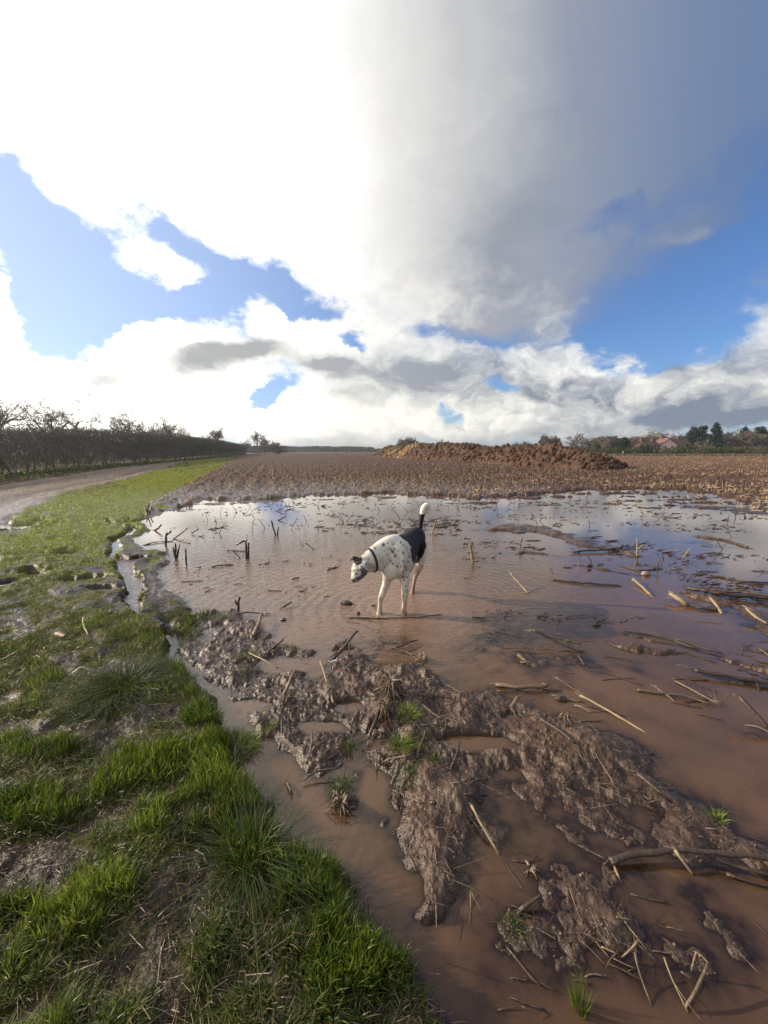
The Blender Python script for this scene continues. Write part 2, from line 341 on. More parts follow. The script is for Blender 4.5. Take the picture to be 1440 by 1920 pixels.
for a, b, rx, ry, w in COVER:
    c = gp(a, b); c1 = gp(a + rx, b); c2 = gp(a, b + ry) if b + ry < 1915 else gp(a, b + ry); c3 = gp(a, b - ry) if b - ry > 850 else c2
    COVER_G.append((c[0], c[1], abs(c1[0] - c[0]), max(abs(c2[1] - c[1]), abs(c3[1] - c[1]) * .7), w, c[0] / c[1]))
def cover(x, y):
    """how much grass grows at a place"""
    g = np.full(x.shape, .02)
    for cx, cy, rx, ry, w, s in COVER_G:
        dy = y - cy; g = g + w * np.exp(-((x - cx - s * dy) / rx) ** 2 - (dy / ry) ** 2)
    g = g + (fbm(x * 4.6, y * 4.6, 40, 4) - .5) * 3.0 + (fbm(x * 13, y * 13, 41, 2) - .5) * 1.9
    return g
WET = [(20, 990, 75, 13), (-60, 985, 90, 14), (150, 1092, 45, 7), (75, 1078, 45, 6), (8, 1100, 26, 7), (195, 1110, 40, 5), (120, 1040, 30, 5), (-80, 1060, 60, 9)]
def wet_spots(x, y):
    """puddles lying in the grass at the left"""
    k = np.zeros(x.shape); q = (fbm(x * 5, y * 5, 71, 3) - .5)
    for a, b, rx, ry in WET:
        c = gp(a, b); wx_ = rx / F * c[1]; wy_ = abs(gp(a, b - ry)[1] - c[1]); k = np.maximum(k, 1.25 - np.hypot((x - c[0]) / wx_, (y - c[1]) / wy_) + q * 1.6)
    return np.clip(k, 0, 1)
def land(x, y, full=False):
    x = np.asarray(x, float); y = np.asarray(y, float); r = np.hypot(x, y)
    k = np.clip(r / 10, .12, 1)
    wx = x + (fbm(x * 1.3, y * 1.3, 1, 3) - .5) * .9 * k + (fbm(x * 9, y * 9, 2, 3) - .5) * .10
    wy = y + (fbm(x * 1.3, y * 1.3, 5, 3) - .5) * .9 * k + (fbm(x * 9, y * 9, 6, 3) - .5) * .10
    near = r < 22
    def sd(P, fn=sdpoly, *a):
        out = np.full(x.shape, 9.0); out[near] = fn(wx[near], wy[near], P, *a); return out
    sw = sd(WATER); 
    verge = np.full(x.shape, 50.); m = r < 300; verge[m] = sdpoly(wx[m], wy[m], VERGE_E)
    trk = np.full(x.shape, 50.); trk[m] = sdpoly(x[m] + (wx[m] - x[m]) * .5, y[m], TRACK)
    # dry-land relief
    lump = fbm(x * 7, y * 7, 21, 5, .55); big = fbm(x * 1.7, y * 1.7, 22, 3)
    fine = np.abs(fbm(x * 19, y * 19, 23, 4, .6) - .5) * 2
    # maize rows run away from the camera, leaning left
    rowc = (x * .962 + y * .271)
    rowc = rowc + (fbm(x * .5, y * .5, 28, 2) - .5) * .25
    furrow = np.cos(rowc * 2 * math.pi / .75)
    fieldh = .075 + .018 * furrow + (lump - .5) * .17 + (big - .5) * .06 + (fine - .4) * .02
    vergeh = .045 + .03 * ss(4.5, 2.5, r) + (lump - .5) * .055 + (big - .5) * .04 + np.clip((-verge - .1) * .02, 0, .03)
    kv = ss(.05, -.12, verge)
    h = fieldh * (1 - kv) + vergeh * kv
    # track: sunk wheel ruts
    kt = ss(.25, -.25, trk)
    cl = np.abs(trk + 1.9); rut = np.exp(-((np.abs(trk + 1.8) - .9) / .3) ** 2)
    h = h * (1 - kt) + kt * (.06 - .06 * rut + (lump - .5) * .06 + (big - .5) * .05)
    # shore
    shore = ss(-.04, .16 + .3 * kv * ss(6.5, 9, r), sw)
    bed = -.075 + (big - .5) * .05 + (lump - .5) * .045
    nearb = ss(4.3, 2.6, r) * ss(-1.2, .2, x)
    bed = bed + nearb * (.045 + (fbm(x * 2.2, y * 2.2, 61, 4) - .5) * .09 + (lump - .5) * .03)
    for a_, b_, rx_, ry_, e_ in ((1000, 1470, .35, .16, .035), (1120, 1560, .22, .12, .022), (1080, 1740, .35, .13, .021), (1330, 1560, .25, .10, .03), (1250, 1800, .25, .08, .014), (900, 1330, .25, .15, .03), (1180, 1400, .2, .15, .028), (1180, 1250, .5, .14, .035), (1350, 1190, .8, .3, .035)):
        c_ = gp(a_, b_); bed = bed + e_ * np.exp(-((x - c_[0]) / rx_) ** 2 - ((y - c_[1]) / ry_) ** 2) * (1.0 + 1.6 * (fbm(x * 6, y * 9, 67, 3) - .5))
    bar = fbm(x * 1.1, y * 4.2, 31, 4); far = ss(6.0, 11.5, y) * ss(-.05, -1.2, sw)
    edge = ss(-1.6, -.2, sw) * ss(7, 10, y)
    bed = bed + ss(.53, .66, bar) * .10 * np.maximum(far * (.35 + .65 * ss(-3, 6, x)), 0) + ss(.50, .66, bar) * .08 * edge
    bed = bed + ss(.62, .74, fbm(x * 1.5, y * 3.1, 33, 4)) * .07 * ss(1.5, 3, x) * ss(3.0, 4.2, y) * ss(10, 6, y)
    h = bed * (1 - shore) + h * shore
    # central mud bank with its pools, and the ridges
    sm = sd(MUD); km = ss(.05, -.07, sm)
    mudh = .024 + (fbm(x * 5, y * 5, 50, 3) - .5) * .075 + (lump - .5) * .068 + (fine - .35) * .016 + (vn(x * 38, y * 38, 51) - .5) * .006
    for a, b, rx, ry in PONDS:
        c = gp(a, b); mudh = mudh - .09 * np.exp(-(((x - c[0]) / rx) ** 2 + ((y - c[1]) / ry) ** 2) ** 2)
    h = h * (1 - km) + mudh * km
    mound = np.zeros(x.shape)
    for P, W, hh in RIDGES:
        d = sd(P, sdline, W) * (.62 + .6 * fbm(x * 3.3, y * 3.3, 56, 2)); g = np.exp(-(d ** 2) * 1.1)
        top = hh * .62 + (lump - .5) * .05 + (fine - .35) * .010 + (fbm(x * 4, y * 4, 55, 2) - .5) * .05
        h = np.where(g > .03, np.maximum(h, h * (1 - g) + top * g - (1 - g) * .01), h); mound = np.maximum(mound, g)
    for P, e in ((CHAN, -.07), (CHAN2, -.05), (CHAN3, -.05)):
        s = sd(P); kk = ss(.03, -.05, s); h = h * (1 - kk) + e * kk
    ws = ss(.0, .95, wet_spots(x, y)); h = h * (1 - ws) - .02 * ws
    # dry land stays above the water table away from the pools
    dry = (shore > .5) & (km < .5) & (ws < .05) & (sd(CHAN) > .05) & (sd(CHAN2) > .05) & (sd(CHAN3) > .05)
    h = np.where(dry, np.maximum(h, .012 + h * .15), h)
    far_ = ss(25, 90, r); h = h * (1 - far_) + far_ * (.05 + (fbm(x * .6, y * .6, 9, 3) - .5) * .08)
    if full: return h, kv * (1 - kt), kt, np.maximum(shore, km), verge
    return h
def H(x, y): return float(land(np.array([x]), np.array([y]))[0])

# polar sheet: fine in front of the camera, coarse behind, out to the horizon
rs = [.5]
while rs[-1] < 5200:
    r_ = rs[-1]; rs.append(r_ + min(max(.0052, 1.15 * r_ * r_ / (F * HC)), r_ * .05))
rs = np.array(rs)
th = np.concatenate([np.linspace(-58, 58, QA), np.linspace(58, 302, 90)[1:-1]]) * math.pi / 180
RR, TT = np.meshgrid(rs, th, indexing='ij'); GX, GY = RR * np.sin(TT), RR * np.cos(TT)
nr, nt = RR.shape
hz, kv, kt, kd, vg = land(GX.ravel(), GY.ravel(), True)
XX, YY = GX.ravel(), GY.ravel()
cov = np.where(kv > .02, cover(XX, YY), 0) * kv
i = np.arange(nr - 1)[:, None] * nt; j = np.arange(nt)[None]; k = (j + 1) % nt
GQ = np.stack([i + j, i + k, i + nt + k, i + nt + j], -1).reshape(-1, 4)
V = np.stack([XX, YY, hz], -1)
V = np.concatenate([V, [(0, 0, .06)]]); ctr = len(V) - 1
tri = np.stack([np.full(nt, ctr), np.arange(nt), (np.arange(nt) + 1) % nt][::-1], -1)
zone = np.stack([kv, kt, np.clip(cov, 0, 1.5) / 1.5], -1); zone = np.concatenate([zone, [(1, 0, .5)]])

def ground_material():
    m, n = material('wet_soil')
    pos = n.n('ShaderNodeNewGeometry').outputs['Position']; sp = n.n('ShaderNodeSeparateXYZ', {0: pos})
    z = n.n('ShaderNodeSeparateColor', {0: n.attr('zone').outputs['Color']})
    kv_, kt_, gr = z.outputs[0], z.outputs[1], z.outputs[2]
    n1 = n.noise(pos, 2.2, 6, .6); n2 = n.noise(pos, 28, 6, .65); n3 = n.noise(pos, .22, 4)
    mud = n.mix(n.m('MULTIPLY_ADD', n2, 1.2, -.1, clamp=True), (.032, .019, .011), (.125, .072, .042))
    mud = n.mix(n.ramp(n1, .45, .7), mud, n.mix(n2, (.052, .027, .015), (.140, .072, .040)))          # redder clay patches
    dist = n.vm('LENGTH', pos)
    field = n.mix(n.noise(n.vm('MULTIPLY', pos, (.6, 2.2, 1)), 1.6, 8, .7), (.026, .015, .010), (.125, .070, .042))
    field = n.mix(n.ramp(sp.outputs[0], 5, 45, 0, .55), field, (.185, .098, .052))
    mud = n.mix(n.ramp(dist, 9, 16), mud, field)
    path = n.mix(n.m('MULTIPLY_ADD', n2, .5, n.m('MULTIPLY', n1, .5)), (.060, .044, .033), (.25, .19, .145))
    c = n.mix(kt_, mud, path)
    dirt = n.mix(n2, (.013, .008, .005), (.055, .034, .021))
    c = n.mix(kv_, c, dirt)
    turf = n.mix(n.noise(pos, 9, 6, .7), (.040, .038, .014), (.225, .260, .032))
    c = n.mix(n.m('MULTIPLY', n.ramp(gr, .12, .5), n.ramp(dist, 3, 8, .35, .95)), c, turf)
    damp = n.ramp(sp.outputs[2], .0, .05)                            # soaked close to the water line
    c = n.mix(damp, n.mix(1.0, c, (.62, .60, .60), 'MULTIPLY'), c)
    ro = n.m('MULTIPLY_ADD', damp, .12, n.m('MULTIPLY_ADD', n2, .34, .10))
    ro = n.m('MAXIMUM', ro, n.ramp(dist, 8, 22, .2, .8))
    p = n.n('ShaderNodeBsdfPrincipled', {'Base Color': c, 'Roughness': ro, 'Specular IOR Level': n.m('MULTIPLY', n.ramp(dist, 8, 22, .5, .1), n.m('MULTIPLY', n.ramp(gr, .1, .5, 1, .15), n.ramp(kv_, .2, .8, 1, .45)))})
    hsum = n.m('MULTIPLY_ADD', n2, 1.0, n.m('MULTIPLY', n.noise(pos, 110, 4, .7), .35))
    b = n.n('ShaderNodeBump', {'Height': hsum, 'Strength': .75, 'Distance': .012}); n.set(p.inputs['Normal'], b)
    n.n('ShaderNodeOutputMaterial', {'Surface': p}); return m
tag(mesh('ground', V, GQ, tri, ground_material(), True, None, {'zone': zone}), kind='structure')

def water_material():
    m, n = material('muddy_water')
    pos = n.n('ShaderNodeNewGeometry').outputs['Position']
    depth = n.attr('depth').outputs['Fac']; rip = n.attr('ripple').outputs['Fac']
    al = n.m('SUBTRACT', 1.0, n.m('POWER', .36788, n.m('MULTIPLY', depth, 42.)))
    al = n.m('MAXIMUM', al, .12)
    n1 = n.noise(pos, 1.3, 5, .6, .8)
    c = n.mix(n.ramp(n1, .35, .68), (.088, .051, .028), (.122, .066, .034))
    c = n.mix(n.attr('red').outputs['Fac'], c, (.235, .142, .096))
    dif = n.n('ShaderNodeBsdfDiffuse', {'Color': c})
    body = n.n('ShaderNodeMixShader', {0: al, 1: n.n('ShaderNodeBsdfTransparent', {'Color': (.80, .68, .58, 1)}).outputs[0], 2: dif.outputs[0]})
    st = n.vm('MULTIPLY', pos, (1.0, 1.7, 1.0))
    r1 = n.noise(st, 11, 3, .5, .6); r2 = n.noise(st, 34, 2, .5, .4); r0 = n.noise(pos, 1.5, 2, .5)
    dp = n.vm('SUBTRACT', pos, (.10, 3.50, 0)); ring = n.m('SINE', n.m('MULTIPLY_ADD', n.vm('LENGTH', dp), 55.0, n.m('MULTIPLY_ADD', r0, 14.0, n.m('MULTIPLY', r1, 7.0))))
    h = n.m('MULTIPLY', n.m('MULTIPLY_ADD', r1, 1.4, n.m('MULTIPLY_ADD', r2, .45, n.m('MULTIPLY', ring, .13))), rip)
    h = n.m('ADD', h, n.m('MULTIPLY', r0, .08))
    b = n.n('ShaderNodeBump', {'Height': h, 'Strength': 1.0, 'Distance': .011})
    gl = n.n('ShaderNodeBsdfGlossy', {'Color': (1, 1, 1, 1), 'Roughness': .02, 'Normal': b.outputs[0]})
    fr = n.n('ShaderNodeFresnel', {'IOR': 1.5, 'Normal': b.outputs[0]})
    n.n('ShaderNodeOutputMaterial', {'Surface': n.n('ShaderNodeMixShader', {0: fr.outputs[0], 1: body.outputs[0], 2: gl.outputs[0]}).outputs[0]}); return m
keep = (hz < .004) & (RR.ravel() < 30)
qk = keep[GQ].any(1)
# rings spread only where the dog has stirred the water
dq = ((XX + .9) / 2.3) ** 2 + ((YY - 4.9) / 2.0) ** 2
ripple = np.exp(-dq) * 1.1 + np.exp(-((XX - .3) / .9) ** 2 - ((YY - 3.5) / .9) ** 2) * .7 + .03
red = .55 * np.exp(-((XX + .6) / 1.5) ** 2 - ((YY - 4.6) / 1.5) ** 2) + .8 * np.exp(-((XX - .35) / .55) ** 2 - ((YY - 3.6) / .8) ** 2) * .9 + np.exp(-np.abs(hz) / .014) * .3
used = np.unique(GQ[qk]); remap = np.zeros(nr * nt, np.int64); remap[used] = np.arange(len(used))
WV = np.stack([XX[used], YY[used], np.zeros(len(used))], -1)
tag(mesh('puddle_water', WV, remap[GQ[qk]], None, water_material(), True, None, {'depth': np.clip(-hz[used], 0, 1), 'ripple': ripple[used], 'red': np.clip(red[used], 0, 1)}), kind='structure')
# ---------------------------------------------------------------- quick height look-up on the finished sheet
HG = hz.reshape(nr, nt); KVG = kv.reshape(nr, nt); COVG = cov.reshape(nr, nt); VGG = vg.reshape(nr, nt); KTG = kt.reshape(nr, nt); KDG = kd.reshape(nr, nt)
DTH = (th[QA - 1] - th[0]) / (QA - 1)
def look(Gd, x, y):
    r = np.hypot(x, y); t = np.arctan2(x, y)
    a = np.clip((t - th[0]) / DTH, 0, QA - 1.001); b = np.interp(r, rs, np.arange(nr)); b = np.clip(b, 0, nr - 1.001)
    ai, bi = a.astype(int), b.astype(int); fa, fb = a - ai, b - bi
    return (Gd[bi, ai] * (1 - fa) + Gd[bi, ai + 1] * fa) * (1 - fb) + (Gd[bi + 1, ai] * (1 - fa) + Gd[bi + 1, ai + 1] * fa) * fb
def gz(x, y): return float(look(HG, np.array([x]), np.array([y]))[0])

def blades(x, y, z, h, w, lean, ang, shade):
    n = len(x); face = R.uniform(0, 2 * math.pi, n)
    sx, sy = np.cos(face) * w / 2, np.sin(face) * w / 2; dx, dy = np.cos(ang), np.sin(ang)
    out = []
    for t, k in ((0, .8), (.35, 1.0), (.72, .7), (1.0, 0)):
        out_h = h * t / np.sqrt(1 + (lean * t) ** 2); px = x + dx * lean * h * t * t * .75; py = y + dy * lean * h * t * t * .75
        pz = z - .006 + out_h
        if k: out.append(np.stack([px - sx * k, py - sy * k, pz], -1)); out.append(np.stack([px + sx * k, py + sy * k, pz], -1))
        else: out.append(np.stack([px, py, pz], -1))
    V = np.stack(out, 1).reshape(-1, 3); b = np.arange(n)[:, None] * 7
    Q = np.concatenate([b + [0, 1, 3, 2], b + [2, 3, 5, 4]], 0); T = b + [4, 5, 6]
    return V, Q, T, np.repeat(shade, 7)

def leafmat(name, cols, transl, rough=.42, spec=.35):
    m, n = material(name); r = n.n('ShaderNodeValToRGB', {0: n.attr('shade').outputs['Fac']})
    e = r.color_ramp.elements
    for q in range(len(cols) - 2): e.new(.5)
    for q, (p, c) in enumerate(cols): e[q].position = p; e[q].color = c + (1,)
    p = n.n('ShaderNodeBsdfPrincipled', {'Base Color': r.outputs[0], 'Roughness': rough, 'Specular IOR Level': spec})
    t = n.n('ShaderNodeBsdfTranslucent', {'Color': r.outputs[0]})
    n.n('ShaderNodeOutputMaterial', {'Surface': n.n('ShaderNodeMixShader', {0: transl, 1: p.outputs[0], 2: t.outputs[0]}).outputs[0]}); return m
M_GRASS = leafmat('grass_blades', [(0, (.30, .23, .12)), (.10, (.19, .16, .07)), (.16, (.026, .036, .008)), (.5, (.048, .076, .010)), (.8, (.100, .150, .016)), (1, (.24, .30, .04))], .42)

def verge_grass():
    n = 650000
    px = R.uniform(-900, 1050, n); py = 851 + (2250 - 851) * R.uniform(0, 1, n) ** 1.3
    P = gp(px, py); x, y = P[:, 0], P[:, 1]
    x += R.normal(0, .01, n); r = np.hypot(x, y)
    c = look(COVG, x, y); v = look(KVG, x, y); z = look(HG, x, y); ktt = look(KTG, x, y); vgd = look(VGG, x, y)
    p = (ss(.5, 1.3, c) ** 1.6 * .985 + .015) * v * (1 - ktt) * (.25 + .75 * ss(1.6, .9, c) + .4)
    ok = (R.uniform(0, 1, n) < p) & (z > -.008) & (r < 75) & (r > .45)
    x, y, z, c, r, vgd = (a[ok] for a in (x, y, z, c, r, vgd)); n = len(x)
    lush = ss(1.15, 1.9, c) * ss(5, 3.5, r); farg = ss(5, 9, r)
    h = R.uniform(.018, .052, n) * (1 + .9 * lush + .35 * farg); w = np.maximum(R.uniform(.0020, .0044, n), r * .0010)
    lean = R.uniform(.3, 2.2, n) * (1 - lush * .65) * (1 - .5 * farg)
    ang = fbm(x * 2.5, y * 2.5, 90, 2) * 9 + R.normal(0, 1.5, n) + 2.5
    sh = .24 + .50 * fbm(x * 3.2, y * 3.2, 95, 3) + R.normal(0, .15, n) + .26 * lush + .55 * farg
    sh = np.clip(sh, .15, 1); dead = R.uniform(0, 1, n) < (.24 - .20 * lush); sh[dead] = R.uniform(0, .12, dead.sum())
    V, Q, T, S = blades(x, y, z, h, w, lean, ang, sh)
    tag(mesh('grass', V, Q, T, M_GRASS, False, None, {'shade': S}), kind='stuff')
    print('grass', n)
verge_grass()

def long_tussock(px, py, rad, n, hmax, label, shade, up=.6, wd=.0028, cat='grass tuft', group=None, name='grass_tuft'):
    c = gp(px, py); a = R.uniform(0, 2 * math.pi, n); q = np.sqrt(R.uniform(0, 1, n)) * rad
    x, y = c[0] + np.cos(a) * q, c[1] + np.sin(a) * q
    z = np.maximum(look(HG, x, y), -.02); h = R.uniform(.45, 1, n) * hmax
    V, Q, T, S = blades(x, y, z, h, R.uniform(.6, 1.2, n) * wd, R.uniform(.1, 1, n) * up * 2 + q / rad * up, a + R.normal(0, .5, n), np.clip(shade + R.normal(0, .12, n), .02, 1))
    return tag(mesh(name, V, Q, T, M_GRASS, False, None, {'shade': S}, loc=(c[0], c[1], gz(*c))), label, cat, group)
TUFTS = [
    (505, 1372, .035, 70, .05, 'small green grass tuft on wet mud just right of the lush verge grass', .8, .5),
    (592, 1368, .035, 40, .045, 'sparse faded grass tuft beside the pool on the mud bank', .55, .8),
    (660, 1404, .045, 90, .055, 'yellowish green grass tuft left of the pale husk on the mud bank', .6, .7),
    (765, 1357, .05, 150, .075, 'brightest green grass tuft below the root ball on the mud bank', .85, .6),
    (752, 1408, .05, 150, .07, 'wide green grass tuft directly right of the pale husk', .8, .8),
    (786, 1398, .035, 60, .05, 'thin dull grass tuft between two brighter tufts on the mud', .5, .7),
    (812, 1432, .03, 50, .05, 'little green tuft on the right side of the mud bank', .7, .6),
    (766, 1466, .035, 60, .06, 'grass tuft hanging over a dark stick low on the mud bank', .65, .9),
    (640, 1472, .035, 70, .06, 'spiky tuft at the lower left edge of the mud bank', .65, .8),
    (628, 1490, .045, 110, .03, 'low mossy yellow green mat of grass by the channel edge', .75, 1.2),
    (462, 1235, .06, 120, .07, 'grass tuft on the dark mud left of the pale curved stem', .65, .8),
    (545, 1213, .045, 80, .055, 'bright grass tuft on mud beside the cream coloured pool', .85, .7),
    (448, 1268, .05, 70, .05, 'flattened dull tuft under the pale curved stem', .45, 1.2),
    (348, 1275, .05, 150, .075, 'upright grass tuft between the small channel and the verge', .7, .5),
    (372, 1162, .10, 200, .08, 'broad grass tuft on the bank at the near corner of the flood', .6, .6),
    (318, 1160, .10, 160, .07, 'dull olive grass tuft at the top of the channel bank', .45, .8),
    (350, 1195, .09, 160, .07, 'grass tuft just above the narrow silver channel', .5, .8),
    (415, 1163, .07, 120, .05, 'yellow green tuft at the very edge of the rippled water', .75, .9),
    (1347, 1536, .028, 60, .05, 'bright tuft growing on the narrow ridge above the long dark branch', .95, .7),
    (1088, 1893, .018, 36, .13, 'tall upright blades standing in brown water at the bottom edge', .7, .18),
    (958, 1742, .028, 60, .04, 'small tuft on the submerged ridge in the lower middle', .55, .8),
    (966, 1598, .028, 60, .045, 'grey green weedy tuft poking through brown water', .35, .8),
    (1030, 1071, .05, 60, .035, 'tiny bright green mat of grass floating right of the dog', .85, 1.0),
    (1008, 1046, .06, 60, .04, 'yellowish green tuft on the far mud bar right of the dog', .7, .9),
    (288, 1048, .06, 50, .05, 'sparse green sprig standing in water near the left bank', .65, .7),
    (248, 1072, .05, 40, .05, 'thin sprig standing in the narrow side channel', .6, .6),
    (1125, 1210, .03, 30, .03, 'mossy sprig on the end of the long thin sunken stem', .5, .9),
]
for a, b, rad, n_, hm, lab, shd, up in TUFTS: long_tussock(a, b, rad, int(n_ * 1.4), hm, lab, shd, up, group='grass tufts on the mud')
long_tussock(235, 1315, .16, 900, .20, 'big dark tussock of long drooping blades in the muddy verge', .36, 1.3, .0032, 'tussock', None, 'grass_tussock')
long_tussock(475, 1650, .07, 420, .20, 'dark tussock of long arching blades inside the lush green verge', .40, 1.2, .0028, 'tussock', None, 'grass_tussock')
for a, b, rad, n_, hm, sh_ in ((378, 1358, .09, 900, .085, .72), (440, 1405, .10, 1200, .10, .78)):
    long_tussock(a, b, rad, n_, hm, ('rounded bright clump at the top end of the lush verge grass' if a < 400 else 'thick bright clump of grass at the corner of the brown channel'), sh_, .45, .0026, 'grass clump', None, 'grass_clump')

# ---------------------------------------------------------------- bare trees: thing > trunk, crown
M_BARK = simple('bark', (.055, .046, .038), (.15, .125, .10), .85, 3, .3)
M_TWIG = simple('twigs', (.085, .066, .050), (.21, .165, .12), .9, 3)
M_HTWIG = simple('hedge_twigs', (.085, .082, .066), (.20, .185, .145), .9, 3)
def bare(seed, h, spread, trunkr, dist, low=.3, fan=.75, levels=4, dense=1.0):
    levels = min(levels, 4); g = np.random.default_rng(seed); minr = .0002 * dist
    Tk = MB(); Cr = MB()
    P = np.zeros((1, 3)); D = np.array([[g.normal(0, .05), g.normal(0, .05), 1.0]]); L = np.array([h * low]); Rd = np.array([trunkr])
    for lv in range(levels + 1):
        n = len(P); ns = 2 if lv == 0 else (5 if lv < 3 else 4); starts = []; p = P.copy(); d = D.copy(); r = Rd.copy()
        for k in range(ns):
            d = d + g.normal(0, .16 if lv else .04, (n, 3)); d[:, 2] += .06 if lv > 1 else 0; d /= np.linalg.norm(d, axis=1, keepdims=True)
            q = p + d * (L / ns)[:, None]; r2 = r * (.86 if lv else .9)
            (Tk if lv <= 1 else Cr).segs(p, q, np.maximum(r, minr), np.maximum(r2, minr), g.uniform(.2, .8, n), 6 if lv <= 1 else 3)
            if k >= (ns - 1 if lv == 0 else ns - 3): starts.append((q.copy(), d.copy(), r2.copy(), L.copy(), np.full(n, k / ns)))
            p = q; r = r2
        if lv == levels: break
        nP, nD, nL, nR = [], [], [], []
        for (q, d0, r0, L0, k) in starts:
            m = 8 if lv == 0 else (3 if dense > 1.2 and lv > 1 else 2)
            for c in range(m):
                side = g.normal(0, 1, (len(q), 3)); side[:, 2] *= .45
                if lv == 0:
                    a = 2 * math.pi * (c + g.uniform(-.2, .2)) / m; side = np.array([[math.cos(a), math.sin(a), g.uniform(-.1, .5)]])
                side /= np.linalg.norm(side, axis=1, keepdims=True)
                dd = d0 * (1 - fan * (.8 if lv else .75)) + side * fan; dd[:, 0:2] *= spread if lv < 2 else 1; dd /= np.linalg.norm(dd, axis=1, keepdims=True)
                nP.append(q); nD.append(dd); nL.append((h * (1 - low) * .47 * np.ones(len(q)) if lv == 0 else L0 * .60) * g.uniform(.7, 1.2, len(q))); nR.append(r0 * .6)
        P, D, L, Rd = (np.concatenate(a) for a in (nP, nD, nL, nR))
    return Tk, Cr
def bare_tree(px, top, Y, wpx, label, seed, low=.28, group=None, levels=4, base=None, dense=1.0, fan=.75, mat=None):
    x = (px - 720) / F * Y / CP * .985; d = math.hypot(x, Y); htop = at_depth(px, top, Y)[2]; h = htop
    z0 = 0.0
    Tk, Cr = bare(seed, h, 1.0, .042 * h, d, low, fan, levels, dense)
    V = np.concatenate([np.concatenate(Cr.V), np.concatenate(Tk.V)]); sz = h / np.percentile(V[:, 2], 99.7); sx = (wpx / F * Y) / (np.percentile(V[:, 0], 98.5) - np.percentile(V[:, 0], 1.5))
    for M_ in (Tk, Cr):
        for a in M_.V: a *= [sx, sx, sz]
    t = empty('bare_tree', (x, Y, z0), label, 'tree', group)
    Tk.build('trunk', M_BARK, t, True); Cr.build('crown', mat or M_TWIG, t, False)
    return t
BT = [(118, 741, 46, 118, 'gnarled sprawling bare oak rising above the near end of the hedge', 3, .22, 5, 1.0, .9), (5, 738, 40, 100, 'densely twigged bare tree cut by the photo edge above the hedge', 5, .3, 5, 1, .8), (-110, 735, 36, 130, 'bare tree standing behind the near end of the hedge, outside left', 6, .3, 5, 1, .8),
    (245, 771, 68, 58, 'rounded bare tree alone above the middle of the hedge', 7, .38, 4, 1, .75), (283, 789, 72, 34, 'small low bare tree just right of the rounded one above the hedge', 8, .3, 4, 1, .8),
    (311, 779, 74, 40, 'taller slim bare tree among three above the hedge', 9, .3, 4, 1, .7), (333, 786, 76, 34, 'bushy bare tree beside the slim one above the hedge', 10, .3, 4, 1, .8), (352, 795, 78, 22, 'lowest bare tree of the three above the hedge', 12, .3, 3, 1, .8),
    (409, 802, 96, 26, 'small bare tree over the far part of the hedge', 13, .45, 4, 1, .7), (389, 811, 98, 20, 'scrubby bare tree touching the far hedge top', 14, .3, 3, 1, .8),
    (461, 822, 150, 22, 'bare bush shaped tree just past the end of the hedge', 15, .2, 4, 1, .8), (484, 808, 160, 16, 'thin spire shaped bare tree past the end of the hedge', 16, .35, 4, 1, .45), (497, 816, 162, 22, 'broad bare tree right beside the spire shaped one', 17, .25, 4, 1, .8), (520, 830, 168, 26, 'dense round topped bare tree at the field horizon', 18, .2, 4, 1.6, .8),
    (765, 821, 135, 36, 'round bare tree standing behind the left end of the muck heap', 19, .2, 4, 1.6, .8), (818, 825, 155, 20, 'small bare tree peeping over the dip in the muck heap', 20, .3, 4, 1, .8), (858, 832, 190, 16, 'tiny bare tree peeping over the middle of the muck heap', 21, .3, 3, 1, .8), (893, 833, 190, 14, 'tiny bare tree above the ridge of the heap near its peak', 22, .3, 3, 1, .8),
    (964, 829, 175, 22, 'bare tree showing just above the right hump of the heap', 23, .3, 4, 1, .8), (985, 828, 178, 18, 'narrow bare tree beside the right hump of the heap', 24, .3, 4, 1, .8),
    (1018, 816, 150, 22, 'first of two neighbouring bare trees over the right end of the heap', 25, .28, 4, 1.4, .7), (1034, 818, 152, 26, 'second of two neighbouring bare trees over the right end of the heap', 26, .28, 4, 1.4, .75), (1083, 814, 128, 54, 'wide fan shaped bare tree alone on the far field edge', 27, .15, 5, 1.0, .9),
    (1139, 817, 145, 30, 'purplish bare tree between the fan shaped tree and the evergreen', 28, .22, 5, 1, .8), (1205, 811, 165, 56, 'large pale bare tree behind the dark brick house', 29, .2, 5, 1, .8), (1180, 818, 160, 30, 'brown bare tree left of the dark brick house', 30, .2, 4, 1.6, .8),
    (1245, 809, 175, 60, 'bare tree crown behind the pink house', 31, .2, 5, 1, .8), (1275, 810, 170, 40, 'bare tree crown between the pink house and the dark evergreens', 32, .2, 5, 1, .8),
    (1310, 826, 138, 36, 'low olive willow like bare tree in front of the evergreens', 33, .12, 5, 1, .85), (1372, 806, 150, 46, 'tall bare tree right of the cone shaped cedar', 34, .25, 5, 1, .75), (1395, 812, 148, 40, 'bare tree in front of the flat topped cedar', 35, .2, 5, 1, .8), (1435, 815, 150, 40, 'bare tree at the right photo edge on the field boundary', 36, .2, 4, 1.5, .8),
    (1500, 812, 150, 50, 'bare tree beyond the right photo edge on the field boundary', 37, .2, 4, 1.5, .8)]
for px, top, Y, w_, lab, sd_, low, lv, dn, fan in BT: bare_tree(px, top, Y, w_, lab, sd_, low, 'bare winter trees', lv, None, dn, fan)

